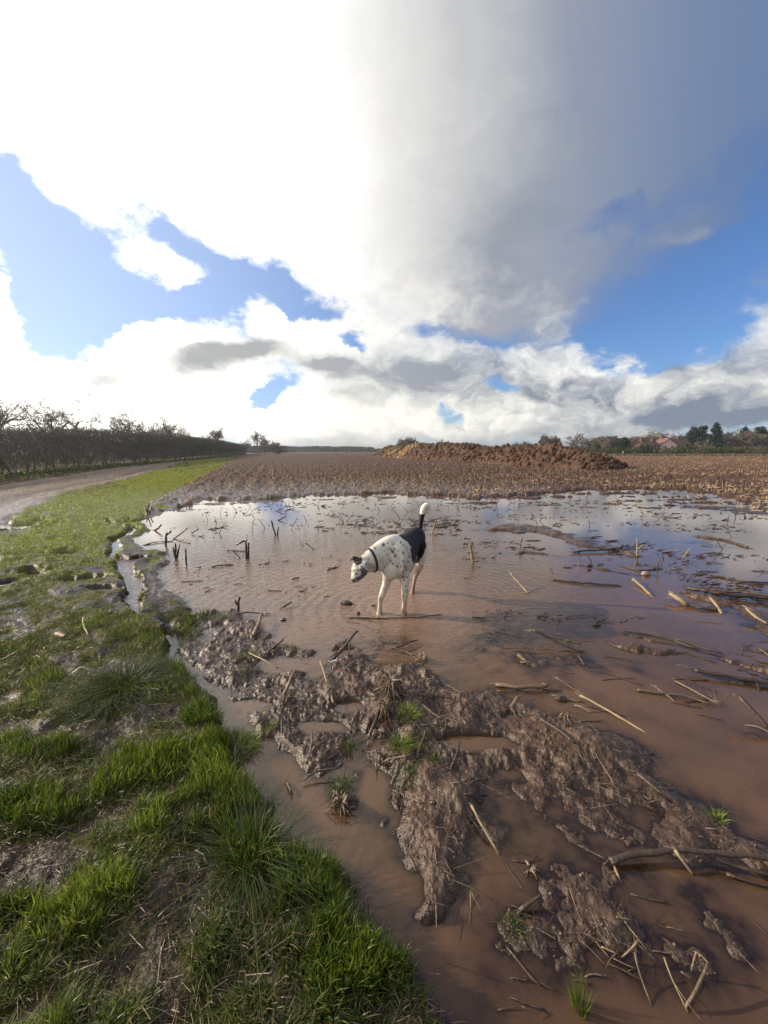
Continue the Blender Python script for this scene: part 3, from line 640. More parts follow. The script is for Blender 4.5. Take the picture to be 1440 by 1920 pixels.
# evergreens: thing > trunk, crown (clumps of needles on boughs)
M_EVER = leafmat('evergreen', [(0, (.008, .016, .009)), (.5, (.018, .034, .016)), (1, (.045, .070, .030))], .15, .7, .15)
M_SCRUB = leafmat('scrub', [(0, (.045, .035, .022)), (.5, (.10, .080, .045)), (1, (.16, .15, .070))], .15, .8, .1)
M_SCRUBG = leafmat('green_scrub', [(0, (.018, .024, .010)), (.5, (.045, .058, .022)), (1, (.10, .11, .045))], .15, .8, .1)
def leaf_cloud(P, size, g, shade):
    n = len(P); a = g.normal(0, 1, (n, 3)); a /= np.linalg.norm(a, axis=1, keepdims=True); b = np.cross(a, g.normal(0, 1, (n, 3))); b /= np.linalg.norm(b, axis=1, keepdims=True)
    s_ = size * g.uniform(.5, 1.3, n)[:, None]
    V = np.stack([P - a * s_, P + b * s_ * .6, P + a * s_, P - b * s_ * .6], 1).reshape(-1, 3)
    return V, np.arange(n * 4).reshape(-1, 4), np.repeat(shade, 4)
def evergreen(px, top, Y, wpx, form, label, seed, n=5000, mat=None, cat='tree', name='evergreen_tree', group='evergreen trees', zlow=.12):
    g = np.random.default_rng(seed); x = (px - 720) / F * Y / CP * .985; h = at_depth(px, top, Y)[2]; w = wpx / F * Y / 2
    t = empty(name, (x, Y, 0), label, cat, group)
    nb = 46 if form != 'bush' else 30; C_ = []
    for k in range(nb):
        f = (k + g.uniform(0, 1)) / nb
        if form == 'cone': rr = w * (1 - f) ** .75 * g.uniform(.55, 1.1) + .2; zz = h * (zlow + (1 - zlow) * f); th_ = h * .035
        elif form == 'cedar': rr = w * math.sqrt(max(0, 1 - (f * .95) ** 3)) * g.uniform(.35, 1.05); zz = h * (zlow + (1 - zlow) * round(f * 6) / 6) + g.normal(0, h * .02); th_ = h * .03
        else: rr = w * math.sqrt(max(0.02, 1 - (2 * f - 1) ** 2)) * g.uniform(.3, 1); zz = h * (zlow + (1 - zlow) * f) * .93; th_ = h * .07
        a = g.uniform(0, 2 * math.pi); m = n // nb
        cx, cy = math.cos(a) * rr * .62, math.sin(a) * rr * .62
        jt = .05 * w + .24 * rr; q = np.stack([cx + g.normal(0, jt, m), cy + g.normal(0, jt, m), zz - (.10 * h * (rr / w) if form == 'cone' else 0) + g.normal(0, th_, m)], -1); q[:, 2] = np.maximum(q[:, 2], .05)
        C_.append((q, np.clip(g.normal(.5, .2) + g.normal(0, .15, m), 0, 1)))
    Pn = np.concatenate([c[0] for c in C_]); S = np.concatenate([c[1] for c in C_])
    Pn[:, 2] *= h / np.percentile(Pn[:, 2], 99.8)
    V, Q, S = leaf_cloud(Pn, .035 * h if form != 'bush' else .06 * h, g, S)
    mesh('crown', V, Q, None, mat or M_EVER, False, t, {'shade': S})
    b = MB(); b.tube([(0, 0, -.2), (0, 0, h * .3), (.1, 0, h * .8)], [h * .03, h * .024, h * .008], sides=7)
    if form != 'bush':
        for k in range(10):
            a = g.uniform(0, 6.28); z_ = h * (zlow + k * .07); b.tube([(0, 0, z_), (math.cos(a) * w * .6, math.sin(a) * w * .6, z_ + .2)], [h * .01, h * .003], sides=5)
    b.build('trunk' if form != 'bush' else 'stem', M_BARK, t)
    return t
EV = [(1165, 820, 140, 26, 'round', 'lone round dark green evergreen on the far field edge'), (1290, 801, 165, 26, 'round', 'dark domed evergreen, first of the dark group'), (1308, 799, 162, 36, 'cedar', 'spreading cedar between the domed evergreen and the cone shaped one'),
    (1333, 794, 150, 32, 'cone', 'tallest cone shaped layered evergreen on the skyline'), (1356, 812, 158, 26, 'round', 'small dark evergreen at the foot of the cone shaped one'), (1386, 801, 168, 22, 'round', 'dark rounded evergreen top behind the tall bare tree'),
    (1410, 801, 160, 44, 'cedar', 'flat topped olive cedar near the right photo edge'), (1438, 806, 165, 34, 'cedar', 'cedar cut by the right photo edge'), (1275, 822, 160, 22, 'round', 'low dark evergreen against the dark house roof'), (1530, 800, 160, 44, 'cedar', 'cedar outside the right photo edge')]
for q, (a, b, Y, w_, f_, lab) in enumerate(EV): evergreen(a, b, Y, w_, f_, lab, 60 + q)
SH = [(1128, 848, 30, 7, 'low green bush left of the lone evergreen'), (1150, 846, 30, 7, 'green hedge bush in front of the purplish bare tree'), (1175, 847, 26, 6, 'pale olive bush under the lone evergreen'), (1192, 845, 30, 4, 'brown bush in front of the left garden edge'), (1207, 840, 28, 0, 'green bush below the dark brick house'),
    (1222, 848, 22, 1, 'small green bush in the garden gap'), (1242, 847, 30, 5, 'brown bush below the pink house'), (1262, 846, 26, 2, 'bush at the foot of the dark roofed house'), (1284, 840, 34, 0, 'olive bush below the domed evergreen'), (1312, 843, 38, 3, 'tall brown scrub below the cedar'),
    (1340, 846, 36, 0, 'brown scrub below the cone shaped evergreen'), (1366, 844, 34, 4, 'rusty scrub right of the cone shaped evergreen'), (1392, 843, 36, 1, 'brown scrub below the flat topped cedar'), (1420, 843, 40, 3, 'rusty scrub at the right photo edge'), (1455, 843, 40, 2, 'scrub beyond the right photo edge')]
for q, (a, b, w_, rr, lab) in enumerate(SH):
    evergreen(a, b - 8, 128 + rr, w_ * 1.5, 'bush', lab, 100 + q, 1500, M_SCRUBG if 'green' in lab or 'olive' in lab else M_SCRUB, 'bush', 'bush', 'bushes along the far field edge', .02)

def far_mass():
    """woods far away, too far to tell one tree from the next"""
    g = np.random.default_rng(5); Ps = []; Ss = []
    for x0, x1, Y, top in ((535, 700, 420, 838), (-200, 200, 300, 815), (190, 460, 330, 832), (700, 960, 420, 842), (960, 1140, 300, 838), (1120, 1800, 200, 824), (450, 540, 300, 838)):
        n = int((x1 - x0) * 26); px = g.uniform(x0, x1, n); X = (px - 720) / F * Y * 1.0
        tp = at_depth(720, top, Y)[2] * (.72 + .5 * fbm(X * .06, X * 0 + Y, 7, 4)); z = tp * g.uniform(0, 1, n) ** .6
        Ps.append(np.stack([X, Y + g.normal(0, 5, n), z], -1)); Ss.append(np.clip(g.normal(.4, .2, n), 0, 1))
    V, Q, S = leaf_cloud(np.concatenate(Ps), 1.3, g, np.concatenate(Ss))
    tag(mesh('far_wood', V, Q, None, M_SCRUBG, False, None, {'shade': S}), kind='stuff')
    nx = 160; X = np.linspace(-2600, 2600, nx); V = []
    for Y, k in ((1300, 0), (1700, 1), (2600, 0)):
        V += [(a, Y, k * (8 + 20 * fbm(np.array([a * .0016]), np.array([3.]), 3, 3)[0]) - 1) for a in X]
    i_ = np.arange(2)[:, None] * nx; j_ = np.arange(nx - 1)[None]
    Q = np.stack([i_ + j_, i_ + j_ + 1, i_ + nx + j_ + 1, i_ + nx + j_], -1).reshape(-1, 4)
    tag(mesh('hills', V, Q, None, simple('hill_grass', (.03, .045, .025), (.07, .08, .04), .9, .01, shade=False), True), kind='structure')
far_mass()

# ---------------------------------------------------------------- the laid hedge: thing > crown, stems
def hedge():
    B = np.concatenate([[(-17.0, 0.), (-19.0, 9.)], G((0, 893), (150, 879), (300, 866.5), (400, 857), (456, 852.3))])
    tops = [2.85, 2.85] + [at_depth(a, b, G((a, c))[0][1])[2] for a, b, c in ((0, 797, 893), (150, 801, 879), (300, 811, 866.5), (400, 823, 857), (456, 834, 852.3))]
    cs = np.concatenate([[0], np.cumsum(np.linalg.norm(np.diff(B, axis=0), axis=1))])
    def at(s_): return np.interp(s_, cs, B[:, 0]), np.interp(s_, cs, B[:, 1]), np.interp(s_, cs, tops)
    g = np.random.default_rng(8); t = empty('hedge', (B[2][0], B[2][1], 0), 'long clipped leafless hedge along the left side of the farm track', 'hedge')
    n = 80000; s_ = g.uniform(0, cs[-1], n) ; x, y, tp = at(s_)
    tp = tp * (.94 + .05 * fbm(s_ * .8, s_ * 0, 4, 3)); q = g.uniform(0, 1, n) ** .8; z = .6 + (tp - .6) * q - .22 * fbm(s_ * 1.3, s_ * 0 + 9, 8, 3) * (1 - q)
    off = g.uniform(-.75, .75, n) * (1 - .3 * q); A = np.stack([x + off, y + g.normal(0, .1, n), z - .15], -1)
    D = g.normal(0, .5, (n, 3)); D[:, 2] += .5; D /= np.linalg.norm(D, axis=1, keepdims=True)
    ln = g.uniform(.25, .55, n); m = MB(); A -= np.array([B[2][0], B[2][1], 0])
    # keep the clipped top
    m.segs(A, A + D * ln[:, None], .008 + .0002 * y, .004 + .0002 * y, g.uniform(0, 1, n)); m.build('crown', M_HTWIG, t, False)
    for k in range(98):
        ss_ = 6 + (cs[-1] - 20) * (k / 98) ** 1.25 + g.uniform(-.25, .25); x_, y_, _ = at(ss_); x_ -= B[2][0]; y_ -= B[2][1]
        a = g.normal(0, .25, 2); b = MB(); b.tube([(x_, y_, -.1), (x_ + a[0] * .4, y_ + a[1], .5), (x_ + a[0], y_ + a[1] * 1.6, 1.1), (x_ + a[0], y_ + a[1] * 1.8, 1.3)], [.08, .06, .05, .03], sides=6)
        b.tube([(x_ + a[0] * .4, y_ + a[1], .5), (x_ - a[0], y_ - a[1] * 1.3, 1.4)], [.05, .03], sides=5)
        b.build('stem', M_BARK, t)
hedge()

# dry stems on the far margin and stubble over the field
def stubble():
    g = np.random.default_rng(21); n = 60000
    px = g.uniform(-100, 1900, n); py = 849.5 + (975 - 849.5) * g.uniform(0, 1, n) ** 1.25
    P = gp(px, py); x, y = P[:, 0], P[:, 1]
    stand = g.uniform(0, 1, n) < .45
    row = (x * .962 + y * .271); off = (np.round(row / .75) * .75 - row) * .92; x = np.where(stand, x + off * .962, x); y = np.where(stand, y + off * .271, y)
    r = np.hypot(x, y); v = look(KVG, x, y); z = look(HG, x, y); d = look(KDG, x, y); t_ = look(KTG, x, y)
    ok = (v < .25) & (t_ < .1) & (z > .008) & (r < 135) & (r > 11) & (g.uniform(0, 1, n) < (.20 + .24 * ss(0, 30, x)) * ss(.3, .62, fbm(x * .5, y * .9, 3, 3)) * 1.5)
    x, y, z, r, stand = (a[ok] for a in (x, y, z, r, stand)); n = len(x); print('stubble', n)
    L = g.uniform(.06, .18, n) * (1 + .004 * r); a = g.uniform(0, 6.283, n); lean = np.where(stand, g.normal(.25, .25, n), g.uniform(1.2, 1.55, n))
    D = np.stack([np.sin(lean) * np.cos(a), np.sin(lean) * np.sin(a), np.cos(lean)], -1)
    A = np.stack([x, y, z + np.where(stand, -.02, .02)], -1); rad = np.maximum(.009, .00033 * r)
    m = MB(); sh = np.clip(g.normal(.55, .3, n), 0, 1)
    m.segs(A, A + D * L[:, None], rad, rad * .7, sh, 4)
    tag(m.build('stubble', M_STUB, None, False), kind='stuff')
M_STUB = simple('stubble_straw', (.16, .105, .062), (.52, .39, .235), .55, 30, .3, .4)
M_PALE = simple('pale_stalk', (.10, .065, .036), (.40, .30, .175), .55, 30, .3, .4)
M_DARK = simple('dark_stalk', (.012, .008, .006), (.075, .048, .030), .38, 25, .6, .5)
M_MID = simple('brown_stalk', (.04, .026, .017), (.20, .135, .08), .45, 25, .5, .5)
stubble()
# ---------------------------------------------------------------- broken maize stalks, one object each
MATS = {'d': M_DARK, 'p': M_PALE, 'm': M_MID}
def stalk_mesh(P, r, ragged=.5, node=.13, flat=1.0, taper=.75):
    """a jointed stalk through the points: swollen joints, torn ends"""
    P = np.asarray(P, float); seg = np.linalg.norm(np.diff(P, axis=0), axis=1); cs = np.concatenate([[0], np.cumsum(seg)]); L = cs[-1]
    n = max(6, min(40, int(L / .02))); s_ = np.linspace(0, L, n)
    Q = np.stack([np.interp(s_, cs, P[:, k]) for k in range(3)], -1)
    # soften the kinks a little and add a natural bow
    for _ in range(1): Q[1:-1] = Q[1:-1] * .5 + (Q[:-2] + Q[2:]) * .25
    Q += np.sin(s_ / L * math.pi * R.uniform(1, 2.2))[:, None] * np.clip(R.normal(0, min(r * .5, L * .012), 3), -.02, .02) * [1, 1, .3]
    Q += np.stack([fbm(s_ * 14, s_ * 0 + R.uniform(0, 99), 5, 3) - .5 for _ in range(3)], -1) * r * .9 * (s_ > .01)[:, None]
    w = r * (.8 + .4 * fbm(s_ * 25, s_ * 0 + R.uniform(0, 99), 6, 2)) * (1 - (1 - taper) * s_ / L) * (1 + .16 * np.exp(-((np.mod(s_ + R.uniform(0, node), node) - node / 2) / .012) ** 2)) * R.uniform(.93, 1.07, n)
    m = MB(); m.tube(Q, w, w * flat, 8, np.clip(.5 + R.normal(0, .1), 0, 1), ragged * r * 2)
    return m
def shred(m, p, d, L, w, c):
    """a torn leaf or fibre hanging from a stalk"""
    p = np.array(p, float); d = np.array(d, float); d /= np.linalg.norm(d); sd_ = np.cross(d, R.normal(0, 1, 3)); sd_ /= np.linalg.norm(sd_)
    V = []; n = 4
    for k in range(n):
        t = k / (n - 1); q = p + d * L * t + np.array([0, 0, -.25 * L * t * t]); ww = w * (1 - t * .8); V += [q - sd_ * ww, q + sd_ * ww]; d = d + R.normal(0, .12, 3)
    m.add(V, [(2 * k, 2 * k + 1, 2 * k + 3, 2 * k + 2) for k in range(n - 1)], None, c)
def fin(m, mat, name, label, cat, group, P):
    c = P[0]
    return tag(m.build(name, mat, None, True, loc=(float(c[0]), float(c[1]), float(c[2]))), label, cat, group)
GRP = 'broken maize stalks lying in and around the flood'
def lie(pts, rpx, mat, label, name='maize_stalk', cat='stalk', shreds=0, flat=1.0, group=GRP):
    P = [tuple(gp(a, b, z)) + (z,) for a, b, z in pts]; d = math.hypot(P[0][0], P[0][1], HC); r = rpx / F * d * .36
    m = stalk_mesh(P, r, flat=flat * .8)
    for k in range(shreds):
        q = np.array(P[R.integers(0, len(P))]); shred(m, q, (R.normal(), R.normal(), R.uniform(-.1, .4)), R.uniform(.04, .1), r * .5, R.uniform(.3, .9))
    if r > .004:
        for e, q in ((0, 1), (-1, -2)):
            dd = np.array(P[e]) - np.array(P[q]); dd /= np.linalg.norm(dd)
            for k in range(3): shred(m, np.array(P[e]) + R.normal(0, r * .4, 3), dd + R.normal(0, .25, 3), r * R.uniform(1.5, 4.5), r * .25, R.uniform(.3, .9))
    return fin(m, MATS[mat], name, label, cat, group, P)
def stand(base, top, rpx, mat, label, back=0.0, mid=None, name='maize_stub', cat='stub', extra=None, group='maize stubs standing in the flood'):
    b = gp(base[0], base[1]); Y = b[1]; z0 = min(gz(b[0], b[1]), 0) - .02
    t = at_depth(top[0], top[1], Y + back); P = [(b[0], b[1], z0), (b[0], b[1], .0)]
    if mid: P.append(at_depth(mid[0], mid[1], Y))
    P.append(t); r = rpx / F * math.hypot(Y, b[0]) * .42
    m = stalk_mesh(P, r, 1.0, .09)
    for e in (extra or []):
        q = [at_depth(a, c, Y + .03) for a, c in e]; w = r * .8; m.tube(q, w, sides=6, c=.4, ragged=w)
    return fin(m, MATS[mat], name, label, cat, group, P)

lie([(1000, 1182, .085), (1030, 1197, .045), (1088, 1222, .005)], 8, 'd', 'thick dark stalk tilted out of the brown water right of the dog', shreds=2)
lie([(930, 1283, .01), (965, 1290, .02), (1025, 1285, .03)], 11, 'm', 'short stout log with one frayed end above the muddy ridge', shreds=6)
lie([(958, 1328, .015), (972, 1306, .03)], 11, 'm', 'stubby grey stump leaning against the left of the mud ridge', shreds=3)
lie([(1088, 1304, .02), (1140, 1333, .012), (1180, 1355, .004), (1225, 1383, -.006)], 5.5, 'p', 'long pale tan cane slipping under the brown water')
lie([(1042, 1270, .03), (1065, 1286, .01), (1100, 1304, -.004)], 3, 'm', 'thin split reed meeting the long tan cane', shreds=2)
lie([(1078, 1322, .008), (1106, 1333, .008)], 4, 'p', 'small pale splinter with a torn flake beside the dark lump', shreds=3)
lie([(958, 1075, .13), (975, 1094, .06), (990, 1113, .0)], 6, 'p', 'tan stalk leaning out of the water with a torn foot', shreds=4)
lie([(1188, 1085, .04), (1203, 1100, .02), (1221, 1116, .005)], 7, 'p', 'pale yellow stalk floating below the reddish stone')
lie([(1258, 1113, .07), (1272, 1123, .05), (1288, 1133, .02)], 12, 'p', 'thick pale stump end propped on the right mud bank', shreds=3)
lie([(1285, 1131, .02), (1315, 1139, .02), (1345, 1143, .015)], 8, 'd', 'dark wet stalk running right from the thick pale stump')
lie([(1332, 1121, .07), (1345, 1137, .03), (1353, 1151, .0)], 6, 'p', 'short cream stick angled down beside the thick pale stump')
lie([(1288, 1102, .03), (1350, 1113, .04), (1440, 1122, .04)], 10, 'd', 'large flattened brown stalk along the right mud bank', shreds=6)
lie([(1325, 1107, .05), (1390, 1110, .05), (1470, 1120, .05)], 6, 'm', 'brown stalk lying over the flattened one on the right bank', shreds=3)
lie([(1400, 1140, .09), (1420, 1160, .05), (1440, 1170, .03)], 6, 'p', 'pale stick crossing the right mud bank near the frame edge', shreds=3)
lie([(1385, 1304, .13), (1412, 1335, .08), (1443, 1368, .03)], 9, 'd', 'dark straight stick rising from the water at the right edge', shreds=2)
lie([(1398, 1360, .0), (1420, 1362, .02), (1440, 1372, .04)], 3, 'm', 'thin pinkish twig under the straight dark stick')
lie([(1195, 1293, .01), (1245, 1300, .012), (1290, 1306, .015), (1330, 1320, .01)], 6, 'm', 'long half sunk stalk with a mossy leafy knot', shreds=8)
lie([(1266, 1277, .008), (1310, 1300, .015), (1345, 1318, .012)], 4, 'm', 'thin reed pointing to the torn husk scraps', shreds=8)
lie([(1302, 1256, .03), (1350, 1266, .03), (1400, 1275, .02), (1445, 1282, .015)], 9, 'd', 'dark half rotten log with a blunt end lying in shallow water', shreds=3)
lie([(1165, 1183, .015), (1220, 1190, .01), (1262, 1200, .008), (1300, 1215, .008)], 4, 'd', 'long thin dark stem trailing to the right past mossy sprigs')
lie([(1270, 1198, .02), (1310, 1212, .015), (1352, 1224, .015)], 5, 'd', 'dark stem half buried in the narrow silt bar')
lie([(1422, 1216, .05), (1450, 1235, .03)], 8, 'd', 'dark stub entering at the right edge above the log')
lie([(1060, 1155, .015), (1118, 1152, .015)], 3, 'm', 'straight thin stem floating alone right of the dog shadow')
lie([(1058, 1202, .01), (1108, 1198, .012)], 2.5, 'm', 'faint thin reed behind the thick dark stalk')
lie([(1085, 1228, .03), (1097, 1248, .01)], 6, 'd', 'stubby crooked piece under the thick dark stalk', shreds=3)
lie([(972, 1228, .02), (988, 1240, .015)], 8, 'm', 'curled husk scrap sitting alone in the brown water', name='husk', cat='husk', shreds=7)
lie([(884, 1510, .045), (905, 1550, .03), (934, 1602, .0)], 6, 'p', 'split pale cane lying on brown water below the mud bank', shreds=1)
lie([(868, 1520, .02), (905, 1560, .01)], 3, 'd', 'dark sliver parallel to the split pale cane')
lie([(975, 1707, .01), (996, 1692, .02), (1014, 1679, .03)], 7, 'd', 'short dark stick on the sunken ridge, lower middle')
lie([(1080, 1583, -.003), (1120, 1603, .006), (1146, 1615, .015)], 4, 'd', 'thin sunken stem meeting the tip of the long dark branch')
br = [(1145, 1616, .02), (1172, 1605, .025), (1200, 1597, .03), (1262, 1593, .04), (1340, 1601, .045), (1400, 1606, .05), (1450, 1610, .05)]
lie(br, 11, 'd', 'longest dark forked branch lying across the lower right water', name='fallen_branch', cat='branch', shreds=1, group=None)
lie([(1146, 1612, .02), (1155, 1630, .01), (1162, 1650, .0)], 5, 'p', 'pale splinter hanging from the left tip of the dark branch')
lie([(1266, 1594, .05), (1282, 1615, .03), (1299, 1640, .0)], 6, 'p', 'pale torn splinter hanging below the middle of the dark branch')
lie([(1345, 1612, .02), (1400, 1630, .02), (1450, 1640, .02)], 8, 'd', 'dark stalk below the right part of the long branch', shreds=2)
lie([(1362, 1638, .01), (1400, 1652, .01), (1450, 1664, .01)], 6, 'd', 'lowest of the dark stalks under the long branch')
for q, (pts, rp, mt, lab) in enumerate([
    ([(1068, 1665, .04), (1082, 1710, .02), (1100, 1750, .0)], 3, 'm', 'bent reed at the top of the drowned reed bundle'), ([(1110, 1708, .05), (1125, 1755, .03), (1150, 1790, .01)], 4, 'm', 'pale edged reed on the left of the drowned bundle'),
    ([(1108, 1712, .03), (1135, 1745, .03), (1152, 1775, .02), (1180, 1775, .01)], 3, 'd', 'dark curved reed inside the drowned bundle'), ([(1125, 1720, .04), (1145, 1752, .02), (1160, 1790, .01)], 3, 'd', 'dark straight reed inside the drowned bundle'),
    ([(1128, 1775, .03), (1155, 1787, .03)], 4, 'p', 'short pale shard lying across the drowned bundle'), ([(1196, 1764, .05), (1182, 1782, .03), (1166, 1795, .01)], 5, 'm', 'forked twig leaning on the drowned bundle'),
    ([(1190, 1785, .05), (1200, 1830, .02), (1222, 1885, .0)], 4, 'm', 'long thin reed descending from the drowned bundle'), ([(1245, 1795, .04), (1265, 1845, .02), (1288, 1897, .0)], 4, 'p', 'long pale reed near the bottom edge of the photo'),
    ([(1328, 1806, .06), (1310, 1850, .04), (1285, 1885, .01)], 6, 'm', 'crooked greyish branch at the bottom right'), ([(1306, 1785, .06), (1295, 1822, .01)], 4, 'm', 'upright twig beside the crooked greyish branch'),
    ([(1278, 1823, .02), (1294, 1832, .01)], 4, 'p', 'tiny pale sliver near the crooked greyish branch')]):
    lie(pts, rp * .75, mt, lab, name='reed', cat='reed', shreds=1, group='drowned reeds and twigs')
# left and middle
lie([(476, 1192, .02), (482, 1175, .05), (491, 1152, .06)], 11, 'm', 'short thick pale log standing slanted on the mud near the ripples', shreds=3)
lie([(437, 1153, .02), (465, 1148, .03), (505, 1150, .01)], 4, 'd', 'thin dark twig reaching right from the little forked stub')
lie([(530, 1305, .02), (543, 1280, .05), (554, 1256, .07)], 8, 'm', 'stout brown stick on the mud with a shaggy root foot', shreds=6)
lie([(601, 1240, .06), (612, 1275, .04), (626, 1319, .03)], 5, 'p', 'slim pale stick pointing down the middle of the mud bank')
lie([(617, 1243, .05), (640, 1220, .07), (668, 1184, .08)], 10, 'd', 'thick muddy dark log pointing up towards the dog', shreds=5)
lie([(654, 1228, .05), (655, 1205, .08)], 5, 'm', 'little upright splinter beside the thick muddy log')
lie([(468, 1225, .03), (495, 1238, .05), (520, 1252, .03)], 4, 'p', 'pale curved stem over the dark mud on the left')
lie([(500, 1225, .03), (530, 1200, .05)], 6, 'd', 'dark slanting stick on the mud behind the pale curved stem')
lie([(656, 1158, .005), (720, 1160, .008), (780, 1158, .01), (827, 1152, .02)], 4.5, 'd', 'long dark stick lying in the water at the front paws of the dog', shreds=3)
lie([(733, 1216, .03), (760, 1208, .03), (782, 1200, .02)], 5, 'd', 'dark stick at the near shore right below the dog', shreds=1)
lie([(735, 1214, .03), (765, 1222, .03), (775, 1230, .03)], 6, 'd', 'broken stick crossing below the other at the near shore')
lie([(690, 1385, .02), (700, 1360, .05), (712, 1335, .06)], 9, 'd', 'dark curved root running down from the root ball')
lie([(733, 1473, .03), (742, 1452, .05), (750, 1428, .06)], 6, 'd', 'thin dark stick leaning low on the mud bank')
lie([(707, 1448, .02), (706, 1420, .05), (704, 1398, .07)], 4, 'd', 'upright dark twig holding a pale husk')
lie([(570, 1462, .02), (592, 1446, .03), (635, 1440, .04)], 5, 'd', 'long dark stick at the lower left rim of the mud bank')
lie([(845, 1440, .02), (856, 1415, .05), (862, 1392, .06)], 5, 'd', 'dark slanted stick on the right slope of the mud bank')
lie([(870, 1483, .02), (888, 1460, .05), (915, 1462, .04)], 5, 'd', 'kinked dark twig on the mud right of the lowest tufts')
lie([(1010, 1345, .06), (1050, 1370, .07), (1080, 1395, .06)], 7, 'd', 'dark stalk sunk along the top of the muddy ridge', shreds=4)
lie([(1195, 1450, .06), (1225, 1475, .06), (1255, 1500, .04)], 8, 'd', 'shaggy dark stalk at the right end of the muddy ridge', shreds=9)
lie([(613, 1515, -.01), (618, 1535, .0), (608, 1552, -.01)], 3, 'd', 'little dark sprig standing in the brown channel')
lie([(536, 1465, .01), (545, 1480, .02), (548, 1490, .01)], 5, 'd', 'crooked twig floating in the channel by the lush grass')
lie([(690, 1740, .0), (692, 1715, .08), (688, 1680, .15)], 2.5, 'd', 'single dark stem rising at the edge of the lush grass')
lie([(883, 1705, .0), (882, 1670, .01)], 3, 'm', 'small cross shaped twig in the lower brown water', shreds=2)
lie([(268, 1531, .06), (273, 1580, .04), (280, 1620, .03)], 3.5, 'd', 'thin black stem lying down through the muddy verge')
lie([(-10, 1243, .08), (15, 1232, .09), (33, 1221, .09)], 5, 'p', 'cream straw entering at the left edge over the verge')
lie([(156, 1158, .13), (160, 1175, .10), (162, 1190, .09)], 3.5, 'p', 'thin pinkish straw standing in the verge grass')
lie([(277, 1325, .07), (283, 1305, .10), (281, 1297, .12)], 6, 'p', 'curled dead leaf right of the big drooping tussock', name='dead_leaf', cat='leaf', flat=.3)
lie([(352, 1460, .04), (355, 1420, .08), (358, 1375, .12)], 4, 'd', 'dead brown stalk against the bright clump at the verge edge', shreds=2)
lie([(345, 1815, .07), (350, 1795, .09), (355, 1785, .09)], 8, 'p', 'pale yellow blade bent over bare mud at the bottom left', name='dead_leaf', cat='leaf', flat=.25)
lie([(107, 1187, .10), (122, 1193, .10)], 9, 'p', 'pale wood chip lying in the trampled verge', name='wood_chip', cat='chip', flat=.4, group=None)
lie([(135, 1262, .10), (150, 1248, .13), (178, 1260, .10)], 5, 'p', 'yellowing folded leaf in the trampled verge', name='dead_leaf', cat='leaf', flat=.25)
# standing ones in the rippled water
stand((463, 1048), (460, 1010), 5, 'd', 'tall split dark stub with a bent top in the rippled water', extra=[[(462, 1012), (442, 1022)], [(466, 1048), (466, 1018)]])
stand((516, 1003), (509, 977), 4, 'd', 'slanting dark stub alone beyond the ripples', extra=[[(520, 1003), (522, 988)]])
stand((330, 1048), (328, 1018), 4.5, 'd', 'three pronged stub near the left shore', extra=[[(332, 1046), (336, 1022)], [(328, 1044), (324, 1026)]])
stand((349, 1058), (348, 1030), 4, 'd', 'single straight stub right of the three pronged one')
stand((311, 1022), (312, 1000), 5, 'd', 'short stub over a floating stem by the left shore', extra=[[(312, 1003), (320, 997)]])
stand((446, 1148), (449, 1120), 6, 'd', 'little forked stub on the near shore of the rippled water', extra=[[(446, 1135), (440, 1126)]])
stand((1195, 1044), (1195, 1012), 4, 'p', 'upright pale stub with fallen splinters around its foot', extra=[[(1195, 1040), (1210, 1046)], [(1196, 1042), (1185, 1048)], [(1196, 1030), (1208, 1022)]])
stand((888, 1053), (880, 1022), 8, 'p', 'stout pale stub leaning left on the mud bar behind the dog', extra=[[(889, 1052), (900, 1054)]])
stand((974, 1030), (979, 1010), 3, 'd', 'thin dark stub right of the leaning pale one')
stand((811, 1000), (817, 976), 4, 'p', 'pale stub with a branching top just right of the dog tail', extra=[[(817, 978), (836, 974)]])
stand((276, 965), (279, 945), 3, 'd', 'bristly group stub at the far left corner of the flood', extra=[[(277, 965), (272, 950)], [(279, 966), (284, 950)]])
stand((290, 995), (302, 985), 4, 'd', 'dark knobbly stub amid floating stems on the left')
lie([(270, 1022, .005), (290, 1017, .01), (325, 1014, .01)], 3, 'd', 'dark stem floating flat from the left shore')
lie([(326, 1010, .01), (340, 1000, .06), (352, 990, .12)], 3.5, 'd', 'stem sloping up to the right off the left shore')
lie([(330, 1010, .01), (355, 1018, .01)], 3, 'd', 'stem forming a point with the sloping one on the left')
lie([(360, 1000, .02), (373, 992, .06), (366, 986, .1)], 3, 'd', 'hooked stem left of the ripple centre')
lie([(425, 1032, .005), (462, 1033, .005)], 2.5, 'd', 'thin stem floating into the tall split stub')
lie([(340, 1090, .005), (380, 1089, .005)], 2, 'd', 'hair thin stem floating on the left ripples')
lie([(573, 1018, .08), (588, 1030, .0)], 3.5, 'd', 'short slanted stick between the stub and the dog')
lie([(560, 1010, .06), (568, 1024, .0)], 3, 'd', 'shorter slanted stick left of the other near the dog')
lie([(535, 1136, .02), (545, 1130, .03)], 8, 'm', 'muddy stick end poking up at the near shore', shreds=2)
lie([(1075, 1035, .02), (1130, 1032, .03), (1180, 1022, .03)], 6, 'd', 'thick dark log lying on the far mud bar')
lie([(1165, 1060, .01), (1200, 1070, .01), (1240, 1066, .01)], 4, 'd', 'long dark stem floating above the reddish stone')
lie([(1035, 1087, .005), (1100, 1093, .02), (1160, 1098, .01)], 6, 'd', 'long low dark branch floating in blue water')
lie([(1340, 1080, .005), (1400, 1092, .01), (1440, 1093, .01)], 5, 'd', 'long dark stem floating near the right edge', shreds=2)
lie([(1305, 1005, .01), (1360, 1012, .01), (1400, 1026, .01)], 6, 'd', 'dark curved stem floating in the far right water')

